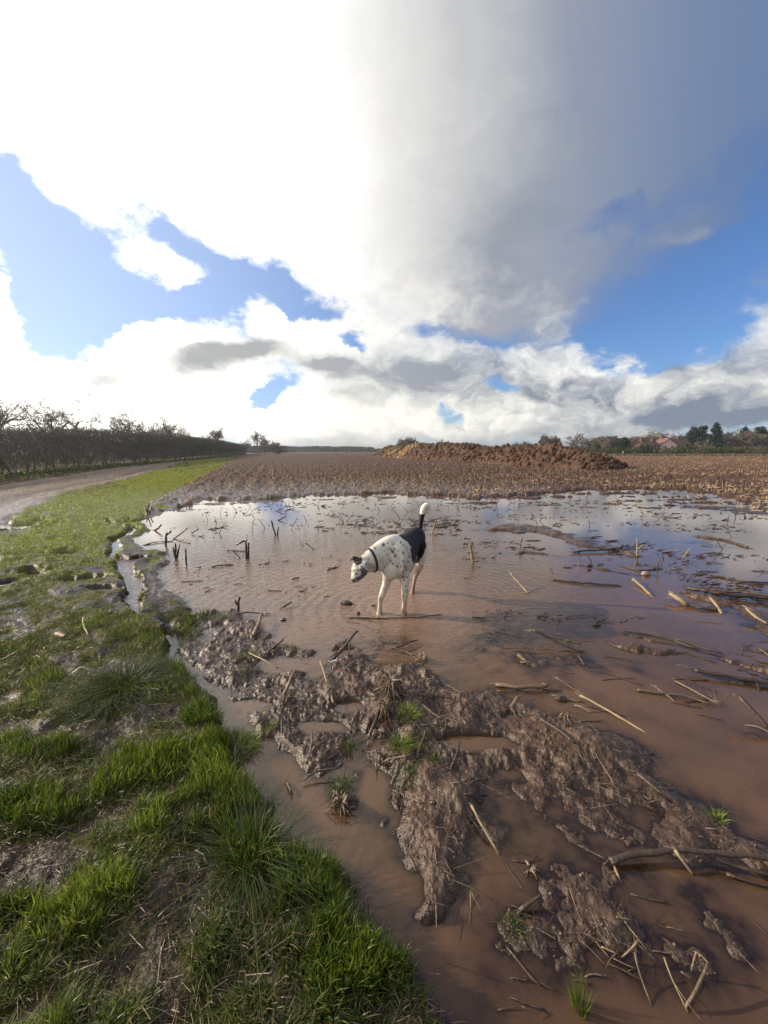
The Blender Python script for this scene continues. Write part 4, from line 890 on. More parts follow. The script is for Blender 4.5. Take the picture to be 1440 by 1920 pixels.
# generic repeats: standing stubs that make arrow heads with their mirror images, and floating scraps
def scatter():
    g = np.random.default_rng(33); made = 0
    sets = [  # px box, count, standing share, label, group, min z water
        ((520, 1000, 932, 962), 46, .8, 'dark bent maize stub among many standing in the far shallows behind the dog', 'stubs standing in the far shallows'),
        ((1000, 1440, 928, 985), 46, .7, 'short stub among many standing in the far right shallows', 'stubs standing in the far right shallows'),
        ((880, 1440, 985, 1075), 34, .3, 'small dark scrap among many floating in the blue water on the right', 'scraps floating in the blue water'),
        ((380, 660, 940, 1000), 18, .5, 'small dark stub among several in the far left shallows', 'stubs in the far left shallows'),
        ((600, 860, 968, 1000), 26, .2, 'dark scrap of the debris raft floating right behind the dog', 'debris raft behind the dog'),
        ((380, 640, 1040, 1110), 8, .1, 'tiny dark scrap floating on the rippled water', 'scraps on the rippled water')]
    for (x0, x1, y0, y1), n, st, lab, grp in sets:
        k = 0; tries = 0
        while k < n and tries < 2000:
            tries += 1; a, b = g.uniform(x0, x1), g.uniform(y0, y1); p = gp(a, b)
            if gz(*p) > -.005: continue
            d = math.hypot(p[0], p[1]); r = max(.005, .00045 * d) * g.uniform(.8, 1.5)
            if g.uniform() < st:
                L = g.uniform(.06, .18) * (1 + .03 * d); an = g.choice([0, math.pi]) + g.normal(0, .5); ln = g.uniform(.1, .9)
                P = [(p[0] - math.cos(an) * ln * .02, p[1], -.02), (p[0] + math.cos(an) * ln * L, p[1] + math.sin(an) * ln * L, L * .9)]
                if g.uniform() < .25: P.append((P[1][0] + g.normal(0, .4) * L, P[1][1], P[1][2] * g.uniform(.5, 1.1)))
                m = stalk_mesh(P, r, 1.2, .08)
            else:
                L = g.uniform(.06, .22) * (1 + .02 * d); an = g.normal(0, .5); ux, uy = math.cos(an) * L / 2, math.sin(an) * L / 2
                P = [(p[0] - ux, p[1] - uy, .003), (p[0], p[1], .012), (p[0] + ux, p[1] + uy, .003)]; m = stalk_mesh(P, r * g.uniform(1, 2.2), 2.0, .08, .6)
                for q in range(g.integers(0, 4)): shred(m, (p[0], p[1], .01), (g.normal(), g.normal(), g.uniform(0, .5)), L * .5, r * .8, .3)
            mat = M_PALE if (g.uniform() < (.45 if x0 >= 1000 else .08)) else M_DARK
            fin(m, mat, 'maize_stub' if g.uniform() < 2 and st >= .5 else 'maize_scrap', lab, 'stub' if st >= .5 else 'scrap', grp, P); k += 1
        made += k
    print('scatter', made)
scatter()

def strew():
    g = np.random.default_rng(57)
    for (x0, x1, y0, y1), n, wet, lab, cat, name, grp, L0 in (
        ((400, 900, 1175, 1520), 62, False, 'dark muddy twig among many strewn over the mud bank', 'twig', 'twig', 'twigs on the mud bank', .10),
        ((900, 1250, 1300, 1510), 26, False, 'dark muddy twig among several bedded in the right arm of the mud bank', 'twig', 'twig', 'twigs on the right arm of the bank', .09),
        ((900, 1440, 1120, 1360), 40, True, 'thin dark straw among many lying level in the brown shallows on the right', 'straw', 'floating_straw', 'straws in the brown shallows', .13),
        ((950, 1440, 1560, 1900), 24, True, 'thin drowned straw among several in the lower right shallows', 'straw', 'floating_straw', 'straws in the lower right shallows', .06)):
        k = t = 0
        while k < n and t < 3000:
            t += 1; a, b = g.uniform(x0, x1), g.uniform(y0, y1); p = gp(a, b); z = gz(*p)
            if (z > -.002) == wet: continue
            if wet and fbm(np.array([p[0] * 2.]), np.array([p[1] * 5.]), 23, 3)[0] < .46: continue
            L = L0 * min(g.lognormal(0, .45), 1.7); an = g.normal(-.35, .5) if wet else g.uniform(0, math.pi); ux, uy = math.cos(an) * L / 2, math.sin(an) * L / 2
            z1 = .002 if wet else gz(p[0] - ux, p[1] - uy) + .004; z2 = .006 if wet else gz(p[0] + ux, p[1] + uy) + g.uniform(.002, .03); zm = .004 if wet else max(z, (z1 + z2) / 2) + .003
            kx = g.normal(0, .08) * L
            P = [(p[0] - ux, p[1] - uy, z1), (p[0] + kx, p[1] - kx, zm), (p[0] + ux, p[1] + uy, z2)]; r = L * g.uniform(.008, .028) + .0008
            m = stalk_mesh(P, r, 2.0, .06, .55)
            for q in range(g.integers(1, 4)): shred(m, P[g.integers(0, 3)], (g.normal(), g.normal(), g.uniform(-.1, .3)), L * .25, r * .6, g.uniform(.2, .8))
            fin(m, M_DARK if g.uniform() < .7 else M_MID, name, lab, cat, grp, P); k += 1
strew()

# root ball of a maize plant on the bank, and other small roots
M_ROOT = simple('maize_root', (.05, .033, .024), (.22, .155, .10), .55, 40, .5)
def rootball(px, py, h, spread, n, label, pale=False, z=None):
    p = gp(px, py, .05); z0 = max(gz(p[0], p[1]), 0) if z is None else z; m = MB()
    m.tube([(p[0], p[1], z0 - .02), (p[0] + .01, p[1], z0 + h * .5), (p[0] + .02, p[1] + .01, z0 + h)], [spread * .35, spread * .28, spread * .16], sides=9, c=.3, ragged=.02)
    for k in range(n):
        a = R.uniform(0, 6.28); s_ = spread * R.uniform(.5, 1.2); zt = z0 + h * R.uniform(.3, 1)
        P = [(p[0] + math.cos(a) * .01, p[1] + math.sin(a) * .01, zt), (p[0] + math.cos(a) * s_ * .5, p[1] + math.sin(a) * s_ * .5, zt + h * R.uniform(-.2, .35)), (p[0] + math.cos(a) * s_, p[1] + math.sin(a) * s_, z0 + h * R.uniform(-.1, .5))]
        m.tube(P, np.array([1, .8, .4]) * R.uniform(.0025, .006), sides=5, c=R.uniform(.1, 1))
    return tag(m.build('maize_root_ball', M_PALE if pale else M_ROOT, None, True, loc=(p[0], p[1], z0)), label, 'root ball', None)
rootball(735, 1300, .10, .10, 60, 'large shaggy maize root ball in the middle of the mud bank')
rootball(722, 1335, .07, .07, 34, 'darker root clump just below the large shaggy root ball')
rootball(793, 1226, .04, .05, 22, 'small root clump with pale rootlets at the near shore', True)
rootball(808, 1300, .04, .04, 16, 'muddy root clump right of the large root ball')
rootball(538, 1308, .03, .045, 26, 'shaggy dark root foot below the stout brown stick')
rootball(996, 1610, .015, .03, 16, 'half drowned rootlets poking from the lower brown water')
rootball(640, 1500, .05, .06, 30, 'hanging rootlets at the lower left rim of the bank')
rootball(1060, 1355, .05, .04, 18, 'rootlets on top of the muddy ridge')

# stones and clods that stand alone
M_STONE = simple('stone', (.13, .085, .06), (.32, .21, .15), .5, 25, .4, shade=False)
M_DSTONE = simple('dark_clod', (.020, .015, .012), (.06, .045, .035), .3, 30, .6, shade=False)
def blob(px, py, rx, ry, rz, mat, name, label, cat, seed, nz=.25, z=None):
    p = gp(px, py); z0 = max(gz(p[0], p[1]), 0) if z is None else z
    nu, nv = 24, 14; u = np.linspace(0, 2 * math.pi, nu, endpoint=False); v = np.linspace(.02, math.pi - .02, nv); U, Vv = np.meshgrid(u, v)
    X, Y_, Z = np.sin(Vv) * np.cos(U), np.sin(Vv) * np.sin(U), np.cos(Vv)
    f = 1 + (fbm(X * 1.7 + Z * 1.3 + seed, Y_ * 1.7 - Z, seed, 4) - .5) * nz * 3
    V = np.stack([p[0] + X * rx * f, p[1] + Y_ * ry * f, z0 + rz * .5 + Z * rz * f], -1).reshape(-1, 3)
    i_ = np.arange(nv - 1)[:, None] * nu; j_ = np.arange(nu)[None]; k_ = (j_ + 1) % nu
    Q = np.stack([i_ + j_, i_ + nu + j_, i_ + nu + k_, i_ + k_], -1).reshape(-1, 4)
    T = [(nu * (nv - 1) + q, nu * (nv - 1) + (q + 1) % nu, nu * nv) for q in range(nu)][::-1]; T = [(a, b, len(V)) for a, b, _ in T]; V = np.concatenate([V, [(p[0], p[1], z0 - rz * .5)]])
    T2 = [((q + 1) % nu, q, len(V)) for q in range(nu)]; V = np.concatenate([V, [(p[0], p[1], z0 + rz * 1.5)]])
    return tag(mesh(name, V, Q, T2 + T, mat, True, None, None, loc=(p[0], p[1], z0)), label, cat)
blob(531, 1163, .024, .02, .013, M_DSTONE, 'stone', 'round dark stone alone in the shallow water by the near shore', 'stone', 3)
blob(1211, 1078, .05, .04, .032, M_STONE, 'stone', 'rounded reddish stone standing in the blue water', 'stone', 5)
blob(1117, 1172, .035, .028, .016, M_DSTONE, 'stone', 'small pitted grey stone in the open water on the right', 'stone', 7, .4)
blob(1052, 1313, .035, .02, .016, M_DSTONE, 'mud_lump', 'glossy black lump beside the pale splinter', 'lump', 9, .4)
blob(301, 1187, .035, .03, .022, M_DSTONE, 'stone', 'dark stone at the top of the narrow silver channel', 'stone', 11)
blob(650, 1133, .045, .025, .02, M_DSTONE, 'mud_lump', 'pointed dark lump in the ripples left of the dog paws', 'lump', 12, .5)
blob(700, 1136, .022, .018, .008, M_DSTONE, 'mud_lump', 'low wet lump just left of the front paw of the dog', 'lump', 13, .4)
blob(672, 1152, .016, .014, .02, M_DSTONE, 'mud_lump', 'upright crumb of mud left of the long stick at the paws', 'lump', 14, .5)
blob(1010, 1157, .02, .015, .01, M_DSTONE, 'mud_lump', 'small dark crumb alone in the dog shadow', 'lump', 15, .5)
blob(1104, 1062, .04, .03, .02, M_DSTONE, 'mud_lump', 'dark lump with yellowish foot in the far blue water', 'lump', 16, .5)
blob(811, 1521, .012, .01, .008, M_DSTONE, 'pebble', 'small dark pebble on the edge of the lower mud tongue', 'pebble', 17, .3)
blob(704, 1398, .014, .012, .014, M_PALE, 'husk', 'crumpled white husk on a twig in the middle of the bank', 'husk', 18, .6, .06)

def flotsam():
    '''scraps of leaf and stalk adrift on the flood, past counting'''
    g = np.random.default_rng(91); Pp = []
    for x0, x1, y0, y1, n, th_ in ((860, 1500, 925, 1130, 5200, .60), (380, 900, 928, 985, 1600, .60), (860, 1500, 1100, 1330, 1700, .66), (640, 860, 975, 1005, 500, .2), (900, 1500, 1560, 1910, 1300, .62), (260, 640, 985, 1120, 260, .5)):
        Pp.append(np.concatenate([np.stack([g.uniform(x0, x1, n), g.uniform(y0, y1, n)], -1), np.full((n, 1), th_)], 1))
    Pp = np.concatenate(Pp); P = gp(Pp[:, 0], Pp[:, 1]); x, y = P[:, 0], P[:, 1]; z = look(HG, x, y)
    ok = (z < .004) & (fbm(x * 1.1, y * 3.0, 17, 4) > Pp[:, 2] - .02) & (fbm(x * 6, y * 12, 18, 3) > .45); x, y = x[ok], y[ok]; n = len(x); r = np.hypot(x, y)
    L = g.lognormal(-3.2, .6, n).clip(.012, .16) * (.55 + .09 * r); a = g.normal(0, .7, n); el_ = np.abs(g.normal(0, .22, n))
    D = np.stack([np.cos(a) * np.cos(el_), np.sin(a) * np.cos(el_), np.sin(el_)], -1); rad = L * g.uniform(.02, .07, n) + .00035 * r
    m = MB(); A = np.stack([x, y, np.full(n, .001)], -1); m.segs(A, A + D * L[:, None], rad, rad * g.uniform(.2, .9, n), np.clip(g.normal(.35, .3, n), 0, 1), 5)
    tag(m.build('floating_litter', M_DARK, None, True), kind='stuff'); print('flotsam', n)
flotsam()

def litter():
    """crumbs, straw and leaf shreds strewn over the mud: nobody could count them"""
    g = np.random.default_rng(44); n = 26000
    px = g.uniform(-200, 1600, n); py = 905 + (2000 - 905) * g.uniform(0, 1, n) ** 1.1
    P = gp(px, py); x, y = P[:, 0], P[:, 1]; z = look(HG, x, y); v = look(KVG, x, y); kdx = look(KTG, x, y)
    ok = (z > .004) & (g.uniform(0, 1, n) < np.where(v > .5, .75, .34 + .2 * (z < .05))) & (kdx < .2)
    x, y, z = x[ok], y[ok], z[ok]; n = len(x); r = np.hypot(x, y)
    a = g.uniform(0, 6.28, n); L = g.lognormal(-3.5, .6, n).clip(.01, .14) * (1 + .03 * r); el_ = g.normal(.1, .3, n)
    D = np.stack([np.cos(a) * np.cos(el_), np.sin(a) * np.cos(el_), np.sin(el_)], -1); A = np.stack([x, y, z + .004], -1)
    m = MB(); rad = np.maximum(g.uniform(.0006, .0018, n), .00030 * r); m.segs(A, A + D * L[:, None], rad, rad * .5, np.clip(g.normal(.35, .3, n), 0, 1), 3)
    tag(m.build('plant_litter', M_MID, None, False), kind='stuff')
    # mud crumbs
    n = 7000; px = g.uniform(300, 1500, n); py = 1120 + 800 * g.uniform(0, 1, n); P = gp(px, py); x, y = P[:, 0], P[:, 1]; z = look(HG, x, y); v = look(KVG, x, y)
    ok = (z > -.004) & (v < .4); x, y, z = x[ok], y[ok], z[ok]; n = len(x); rr = g.lognormal(-6.1, .5, n).clip(.001, .008)
    O = np.array([(1, 0, 0), (-1, 0, 0), (0, 1, 0), (0, -1, 0), (0, 0, 1), (0, 0, -1)], float)
    V = np.stack([x, y, z + rr * .2], -1)[:, None] + O[None] * (rr[:, None, None] * g.uniform(.6, 1.3, (n, 6, 1)))
    T = np.array([(0, 2, 4), (2, 1, 4), (1, 3, 4), (3, 0, 4), (2, 0, 5), (1, 2, 5), (3, 1, 5), (0, 3, 5)])
    m = MB(); m.add(V.reshape(-1, 3), None, (np.arange(n)[:, None, None] * 6 + T[None]).reshape(-1, 3), np.repeat(g.uniform(0, 1, n), 6))
    tag(m.build('mud_crumbs', simple('crumb_mud', (.055, .036, .026), (.15, .10, .07), .4, 30), None, True), kind='stuff')
litter()
# ---------------------------------------------------------------- the muck heap
def heap():
    B = G((1118, 885), (1070, 880), (960, 873), (840, 865), (760, 860), (695, 856.5))
    pr = [0, .85, 1.75, 2.05, 2.5, 2.2]; cs = np.concatenate([[0], np.cumsum(np.linalg.norm(np.diff(B, axis=0), axis=1))])
    ns_, nw = 620, 96; s_ = np.linspace(-.5, cs[-1] + 2.5, ns_) ; w = np.linspace(-1, 1, nw)
    S_, W_ = np.meshgrid(s_, w, indexing='ij')
    bx, by = np.interp(S_, cs, B[:, 0]), np.interp(S_, cs, B[:, 1])
    d = np.array([B[-1][0] - B[0][0], B[-1][1] - B[0][1]]); d /= np.linalg.norm(d); nrm = np.array([d[1], -d[0]])
    hw = 3.6 * ss(-1, 9, S_) ** .6 + .4; X = bx + nrm[0] * hw * (1 + W_) ; Y = by + nrm[1] * hw * (1 + W_)
    px_, _ = proj(X, Y, 0)
    hp = np.interp(S_, cs, pr) * ss(cs[-1] + 2.4, cs[-1] - 2.5, S_)
    hp = hp * (.78 + .45 * fbm(S_ * .16, W_ * .4, 3, 3))
    prof = np.clip(1 - np.abs(W_) ** 1.7, 0, 1)
    bl = 1 - np.abs(fbm(X * 1.1, Y * 1.1, 11, 4) - .5) * 2; b2 = 1 - np.abs(fbm(X * 3.2, Y * 3.2, 12, 3) - .5) * 2
    Z = hp * prof * (.72 + .34 * bl) + (bl - .75) * .75 * ss(0, .3, hp * prof) + (b2 - .7) * .42 * ss(0, .2, hp * prof) - .06
    Z[:, 0] = Z[:, -1] = -.1; Z[0] = Z[-1] = -.1
    X += (fbm(X * 2, Y * 2, 14, 3) - .5) * .6; Y += (fbm(X * 2, Y * 2, 15, 3) - .5) * .6
    i_ = np.arange(ns_ - 1)[:, None] * nw; j_ = np.arange(nw - 1)[None]
    Q = np.stack([i_ + j_, i_ + j_ + 1, i_ + nw + j_ + 1, i_ + nw + j_], -1).reshape(-1, 4)
    straw = ss(cs[-1] * .62, cs[-1] * .72, S_) * ss(cs[-1] * .97, cs[-1] * .85, S_) * ss(.45, .6, fbm(X * .5, Y * .5, 19, 3))
    m, n = material('manure'); pos = n.n('ShaderNodeNewGeometry').outputs['Position']
    c = n.mix(n.noise(pos, 3.5, 7, .65), (.030, .016, .010), (.135, .070, .042)); c = n.mix(n.attr('straw').outputs['Fac'], c, (.24, .15, .065))
    p = n.n('ShaderNodeBsdfPrincipled', {'Base Color': c, 'Roughness': .8, 'Specular IOR Level': .25}); b = n.n('ShaderNodeBump', {'Height': n.noise(pos, 9, 6, .7), 'Strength': .9, 'Distance': .12}); n.set(p.inputs['Normal'], b)
    n.n('ShaderNodeOutputMaterial', {'Surface': p})
    g = np.random.default_rng(3)
    t = empty('manure_heap', (B[2][0], B[2][1], 0), 'long lumpy reddish brown heap of manure across the stubble field', 'heap')
    off = np.array([B[2][0], B[2][1], 0])
    V = np.stack([X, Y, Z], -1).reshape(-1, 3)
    # loose lumps on the surface break up the outline
    n_ = 2600; k = g.integers(0, len(V), n_); k = k[V[k, 2] > .05]; C_ = V[k]; rr = g.lognormal(-2.1, .45, len(k)).clip(.05, .32)
    ico = np.array([(0, 0, 1), (.89, 0, .45), (.28, .85, .45), (-.72, .53, .45), (-.72, -.53, .45), (.28, -.85, .45), (.72, .53, -.45), (-.28, .85, -.45), (-.89, 0, -.45), (-.28, -.85, -.45), (.72, -.53, -.45), (0, 0, -1)])
    it = np.array([(0, 1, 2), (0, 2, 3), (0, 3, 4), (0, 4, 5), (0, 5, 1), (1, 6, 2), (2, 7, 3), (3, 8, 4), (4, 9, 5), (5, 10, 1), (6, 7, 2), (7, 8, 3), (8, 9, 4), (9, 10, 5), (10, 6, 1), (6, 11, 7), (7, 11, 8), (8, 11, 9), (9, 11, 10), (10, 11, 6)])
    LV = C_[:, None] + ico[None] * rr[:, None, None] * g.uniform(.6, 1.3, (len(k), 12, 1))
    LT = (np.arange(len(k))[:, None, None] * 12 + it[None]).reshape(-1, 3) + len(V)
    st = np.concatenate([straw.ravel(), np.repeat(straw.ravel()[k], 12)])
    mesh('muck', np.concatenate([V, LV.reshape(-1, 3)]) - off, Q, LT, m, True, t, {'straw': st})
heap()

# ---------------------------------------------------------------- houses among the trees
M_BRICK = simple('brick', (.10, .045, .032), (.19, .085, .055), .85, 2.5, .2)
M_TILE = simple('roof_tile', (.045, .028, .024), (.11, .065, .050), .8, 1.5, .2)
M_TILE2 = simple('red_roof_tile', (.10, .045, .036), (.19, .085, .062), .8, 1.5, .2)
M_PINK = simple('pink_render', (.50, .34, .31), (.68, .52, .48), .8, .6)
M_WHITE = simple('white_frame', (.6, .6, .58), (.75, .75, .72), .5, 1)
M_GLASS = simple('window_glass', (.02, .025, .03), (.05, .06, .07), .1, 1)
def house(px, Y, w, dpt, eave, ridge, rot, wall, tile, chim, label, wins, gable_front=False):
    x = (px - 720) / F * Y * .99; t = empty('house', (x, Y, 0), label, 'house', 'houses among the trees'); t.rotation_euler.z = rot
    b = MB(); b.box((-w / 2, -dpt / 2, -.2), (w / 2, dpt / 2, eave))
    if gable_front: b.add([(-w / 2, -dpt / 2, eave), (w / 2, -dpt / 2, eave), (0, -dpt / 2, ridge), (-w / 2, dpt / 2, eave), (w / 2, dpt / 2, eave), (0, dpt / 2, ridge)], None, [(0, 1, 2), (4, 3, 5)])
    else: b.add([(-w / 2, -dpt / 2, eave), (-w / 2, dpt / 2, eave), (-w / 2, 0, ridge), (w / 2, -dpt / 2, eave), (w / 2, dpt / 2, eave), (w / 2, 0, ridge)], None, [(1, 0, 2), (3, 4, 5)])
    b.build('wall', wall, t, False)
    o = .35; k = (ridge - eave) / ((w if gable_front else dpt) / 2); r = MB()
    for s_ in (-1, 1):
        if gable_front: pts = [(0, -dpt / 2 - o, ridge + .08), (s_ * (w / 2 + o), -dpt / 2 - o, eave - o * k + .08), (s_ * (w / 2 + o), dpt / 2 + o, eave - o * k + .08), (0, dpt / 2 + o, ridge + .08)]
        else: pts = [(-w / 2 - o, 0, ridge + .08), (-w / 2 - o, s_ * (dpt / 2 + o), eave - o * k + .08), (w / 2 + o, s_ * (dpt / 2 + o), eave - o * k + .08), (w / 2 + o, 0, ridge + .08)]
        V = pts + [(a, b_, c + .16) for a, b_, c in pts]; r.add(V, [(0, 1, 2, 3), (7, 6, 5, 4), (0, 4, 5, 1), (1, 5, 6, 2), (2, 6, 7, 3), (3, 7, 4, 0)])
    rf = r.build('roof', tile, t, False)
    for cx, cy, ch in chim:
        c = MB(); c.box((cx - .45, cy - .4, ridge - 1.2), (cx + .45, cy + .4, ridge + ch)); c.box((cx - .55, cy - .5, ridge + ch), (cx + .55, cy + .5, ridge + ch + .18))
        for q in (-.22, .22): c.tube([(cx + q, cy, ridge + ch + .18), (cx + q, cy, ridge + ch + .65)], [.13, .11], sides=8)
        c.build('chimney', M_BRICK, rf, False)
    for wx, wz in wins:
        f = MB()
        for lo, hi in (((wx - .6, -dpt / 2 - .06, wz - .65), (wx - .5, -dpt / 2 + .02, wz + .65)), ((wx + .5, -dpt / 2 - .06, wz - .65), (wx + .6, -dpt / 2 + .02, wz + .65)), ((wx - .5, -dpt / 2 - .06, wz + .55), (wx + .5, -dpt / 2 + .02, wz + .65)), ((wx - .5, -dpt / 2 - .06, wz - .65), (wx + .5, -dpt / 2 + .02, wz - .55)), ((wx - .04, -dpt / 2 - .05, wz - .55), (wx + .04, -dpt / 2 + .01, wz + .55))): f.box(lo, hi)
        wi = f.build('window', M_WHITE, t, False); g_ = MB(); g_.box((wx - .5, -dpt / 2 - .03, wz - .55), (wx + .5, -dpt / 2 + .01, wz + .55)); g_.build('pane', M_GLASS, wi, False)
house(1211, 140, 6, 5, 3.2, 4.6, .25, M_BRICK, M_TILE, [(-2.6, 0, .9), (2.2, 0, .7)], 'dark brick house with two tall chimneys among the far trees', [(-2, 2.5), (0, 2.5), (2, 2.5), (-2, .9), (2, .9)])
house(1243, 142, 5.4, 6, 3.4, 5.6, -.15, M_PINK, M_TILE2, [(0, 1.5, .7)], 'pink rendered house with a red roof facing the field', [(-1.2, 2.6), (1.2, 2.6), (-1.2, .9), (1.2, .9)], True)
house(1268, 146, 5.5, 6, 3.2, 5.6, .1, M_BRICK, M_TILE, [(0, 0, .8)], 'dark roofed house right of the pink one', [(-2, 2.4), (1.5, 2.4)])
house(1228, 150, 5, 5, 3.0, 5.0, .5, M_BRICK, M_TILE, [], 'dark outbuilding between the brick house and the pink house', [(0, 1.5)])
def post(px, Y, h, label):
    x = (px - 720) / F * Y; m = MB(); m.tube([(0, 0, -.2), (0, 0, h * .7), (.02, 0, h)], [.11, .10, .08], sides=8)
    tag(m.build('fence_post', M_WHITE if 'white' in label else M_MID, None, True), label, 'post', None); bpy.context.scene.objects
    o = COL.objects[-1]; o.location = (x, Y, 0); return o
post(1221, 120, 2.0, 'pale grey gate post in front of the dark brick house')
post(1232, 121, 1.8, 'grey gate post leaning near the pink house')
post(1163, 122, 1.3, 'short white post in front of the lone evergreen')

def margin():
    """long dead grass along the far edge of the field and under the hedge"""
    g = np.random.default_rng(77); n = 16000
    px = g.uniform(1040, 1900, n); Y = g.uniform(108, 126, n); x = (px - 720) / F * Y
    V, Q, T, S = blades(x, Y, np.zeros(n) + .05, g.uniform(.3, .8, n), np.full(n, .10), g.uniform(.2, 1, n), g.uniform(0, 6.28, n), np.clip(g.normal(.10, .06, n) + (g.uniform(0, 1, n) < .35) * .35, 0, 1))
    n2 = 9000; s_ = g.uniform(0, 1, n2); HB = np.concatenate([[(-17.0, 0.), (-19.0, 9.)], G((0, 893), (150, 879), (300, 866.5), (400, 857), (456, 852.3))])
    cs = np.linspace(0, 1, len(HB)); hx, hy = np.interp(s_, cs, HB[:, 0]) + g.normal(.9, .7, n2), np.interp(s_, cs, HB[:, 1])
    V2, Q2, T2, S2 = blades(hx, hy, np.zeros(n2) + .03, g.uniform(.12, .35, n2), .01 + .0012 * hy, g.uniform(.2, 1.2, n2), g.uniform(0, 6.28, n2), np.clip(g.normal(.4, .2, n2), 0, 1))
    o = len(V); tag(mesh('long_grass', np.concatenate([V, V2]), np.concatenate([Q, Q2 + o]), np.concatenate([T, T2 + o]), M_GRASS, False, None, {'shade': np.concatenate([S, S2])}), kind='stuff')
margin()
# ---------------------------------------------------------------- the dog
def loft(m, secs, sides=20):
    """closed tube through (x, y, z, half width, half height)"""
    S_ = np.array(secs, float); P = S_[:, :3]; n = len(P); k = 5
    t = np.arange(n); tt = np.linspace(0, n - 1, (n - 1) * k + 1)
    def cr(a):                                       # smooth interpolation through the sections
        g = np.gradient(a); i0 = np.clip(np.floor(tt).astype(int), 0, n - 2); f = tt - i0
        return (2 * f ** 3 - 3 * f ** 2 + 1) * a[i0] + (f ** 3 - 2 * f ** 2 + f) * g[i0] + (-2 * f ** 3 + 3 * f ** 2) * a[i0 + 1] + (f ** 3 - f ** 2) * g[i0 + 1]
    Q = np.stack([cr(S_[:, c]) for c in range(5)], -1)
    m.tube(Q[:, :3], np.maximum(Q[:, 3], .003), np.maximum(Q[:, 4], .003), sides)
def dog():
    m = MB()
    loft(m, [(.368, 4.02, .590, .03, .04), (.350, 3.97, .580, .080, .095), (.315, 3.90, .570, .105, .118), (.270, 3.80, .566, .100, .116), (.225, 3.70, .540, .112, .142), (.180, 3.60, .512, .124, .172), (.140, 3.51, .497, .134, .196), (.100, 3.43, .494, .130, .192), (.065, 3.37, .490, .112, .150), (.055, 3.33, .485, .045, .07)])
    loft(m, [(.160, 3.56, .600, .085, .10), (.085, 3.45, .565, .100, .150), (-.005, 3.39, .538, .090, .142), (-.075, 3.34, .518, .078, .120), (-.130, 3.30, .500, .068, .098), (-.175, 3.27, .490, .056, .075)])
    # withers, shoulder blades, haunches
    for c, r_ in (((.185, 3.47, .44), (.050, .075, .11)), ((.03, 3.44, .43), (.050, .07, .11)), ((.365, 3.88, .49), (.062, .10, .12)), ((.268, 3.93, .49), (.060, .10, .12)), ((-.205, 3.238, .487), (.053, .052, .050)), ((.06, 3.375, .41), (.085, .06, .10))):
        a, b = np.meshgrid(np.linspace(0, 2 * math.pi, 20, endpoint=False), np.linspace(.05, math.pi - .05, 14))
        P = np.stack([c[0] + r_[0] * np.sin(b) * np.cos(a), c[1] + r_[1] * np.sin(b) * np.sin(a), c[2] + r_[2] * np.cos(b)], -1).reshape(-1, 3)
        i_ = np.arange(13)[:, None] * 20; j_ = np.arange(20)[None]; k_ = (j_ + 1) % 20
        Q = np.stack([i_ + j_, i_ + 20 + j_, i_ + 20 + k_, i_ + k_], -1).reshape(-1, 4); Q = list(map(tuple, Q))
        T = [((q + 1) % 20, q, 280) for q in range(20)] + [(260 + q, 260 + (q + 1) % 20, 281) for q in range(20)]
        m.add(np.concatenate([P, [(c[0], c[1], c[2] + r_[2])], [(c[0], c[1], c[2] - r_[2])]]), Q, T)
    # head: occiput, brow, stop, muzzle, nose
    loft(m, [(-.150, 3.275, .505, .050, .054), (-.178, 3.25, .496, .062, .066), (-.202, 3.228, .478, .065, .068), (-.218, 3.208, .454, .060, .062), (-.228, 3.192, .432, .047, .052), (-.236, 3.180, .412, .039, .045), (-.243, 3.168, .392, .034, .039), (-.247, 3.158, .376, .028, .030), (-.249, 3.154, .366, .014, .014)], 18)
    loft(m, [(-.160, 3.250, .430, .030, .03), (-.195, 3.215, .405, .032, .024), (-.222, 3.190, .383, .026, .018), (-.234, 3.174, .368, .016, .012)], 12)   # lower jaw
    # ears: one folded back, one flared sideways
    loft(m, [(-.165, 3.255, .530, .016, .010), (-.172, 3.225, .536, .030, .009), (-.178, 3.190, .526, .034, .008), (-.176, 3.165, .500, .026, .007), (-.172, 3.152, .474, .012, .006), (-.170, 3.150, .464, .004, .004)], 12)
    loft(m, [(-.205, 3.245, .528, .012, .016), (-.235, 3.240, .545, .009, .022), (-.262, 3.232, .552, .008, .020), (-.284, 3.222, .546, .007, .014), (-.294, 3.216, .536, .004, .006)], 12)
    # front legs
    loft(m, [(.045, 3.43, .42, 0.0550, 0.0660), (.034, 3.405, .34, 0.0462, 0.0506), (.022, 3.40, .275, 0.0341, 0.0385), (.000, 3.40, .215, 0.0286, 0.0319), (-.022, 3.395, .155, 0.0275, 0.0297), (-.030, 3.39, .135, 0.0231, 0.0253), (-.036, 3.385, .075, 0.0198, 0.0220), (-.040, 3.375, .030, 0.0231, 0.0275), (-.042, 3.36, -.005, 0.0297, 0.0385), (-.042, 3.35, -.03, 0.0297, 0.0374)], 14)
    loft(m, [(.180, 3.46, .43, 0.0528, 0.0715), (.186, 3.425, .345, 0.0462, 0.0550), (.186, 3.415, .280, 0.0363, 0.0407), (.188, 3.41, .215, 0.0297, 0.0319), (.187, 3.40, .155, 0.0286, 0.0297), (.185, 3.395, .130, 0.0242, 0.0253), (.181, 3.39, .070, 0.0209, 0.0220), (.177, 3.375, .025, 0.0253, 0.0286), (.176, 3.36, -.005, 0.0308, 0.0396), (.176, 3.35, -.03, 0.0308, 0.0385)], 14)
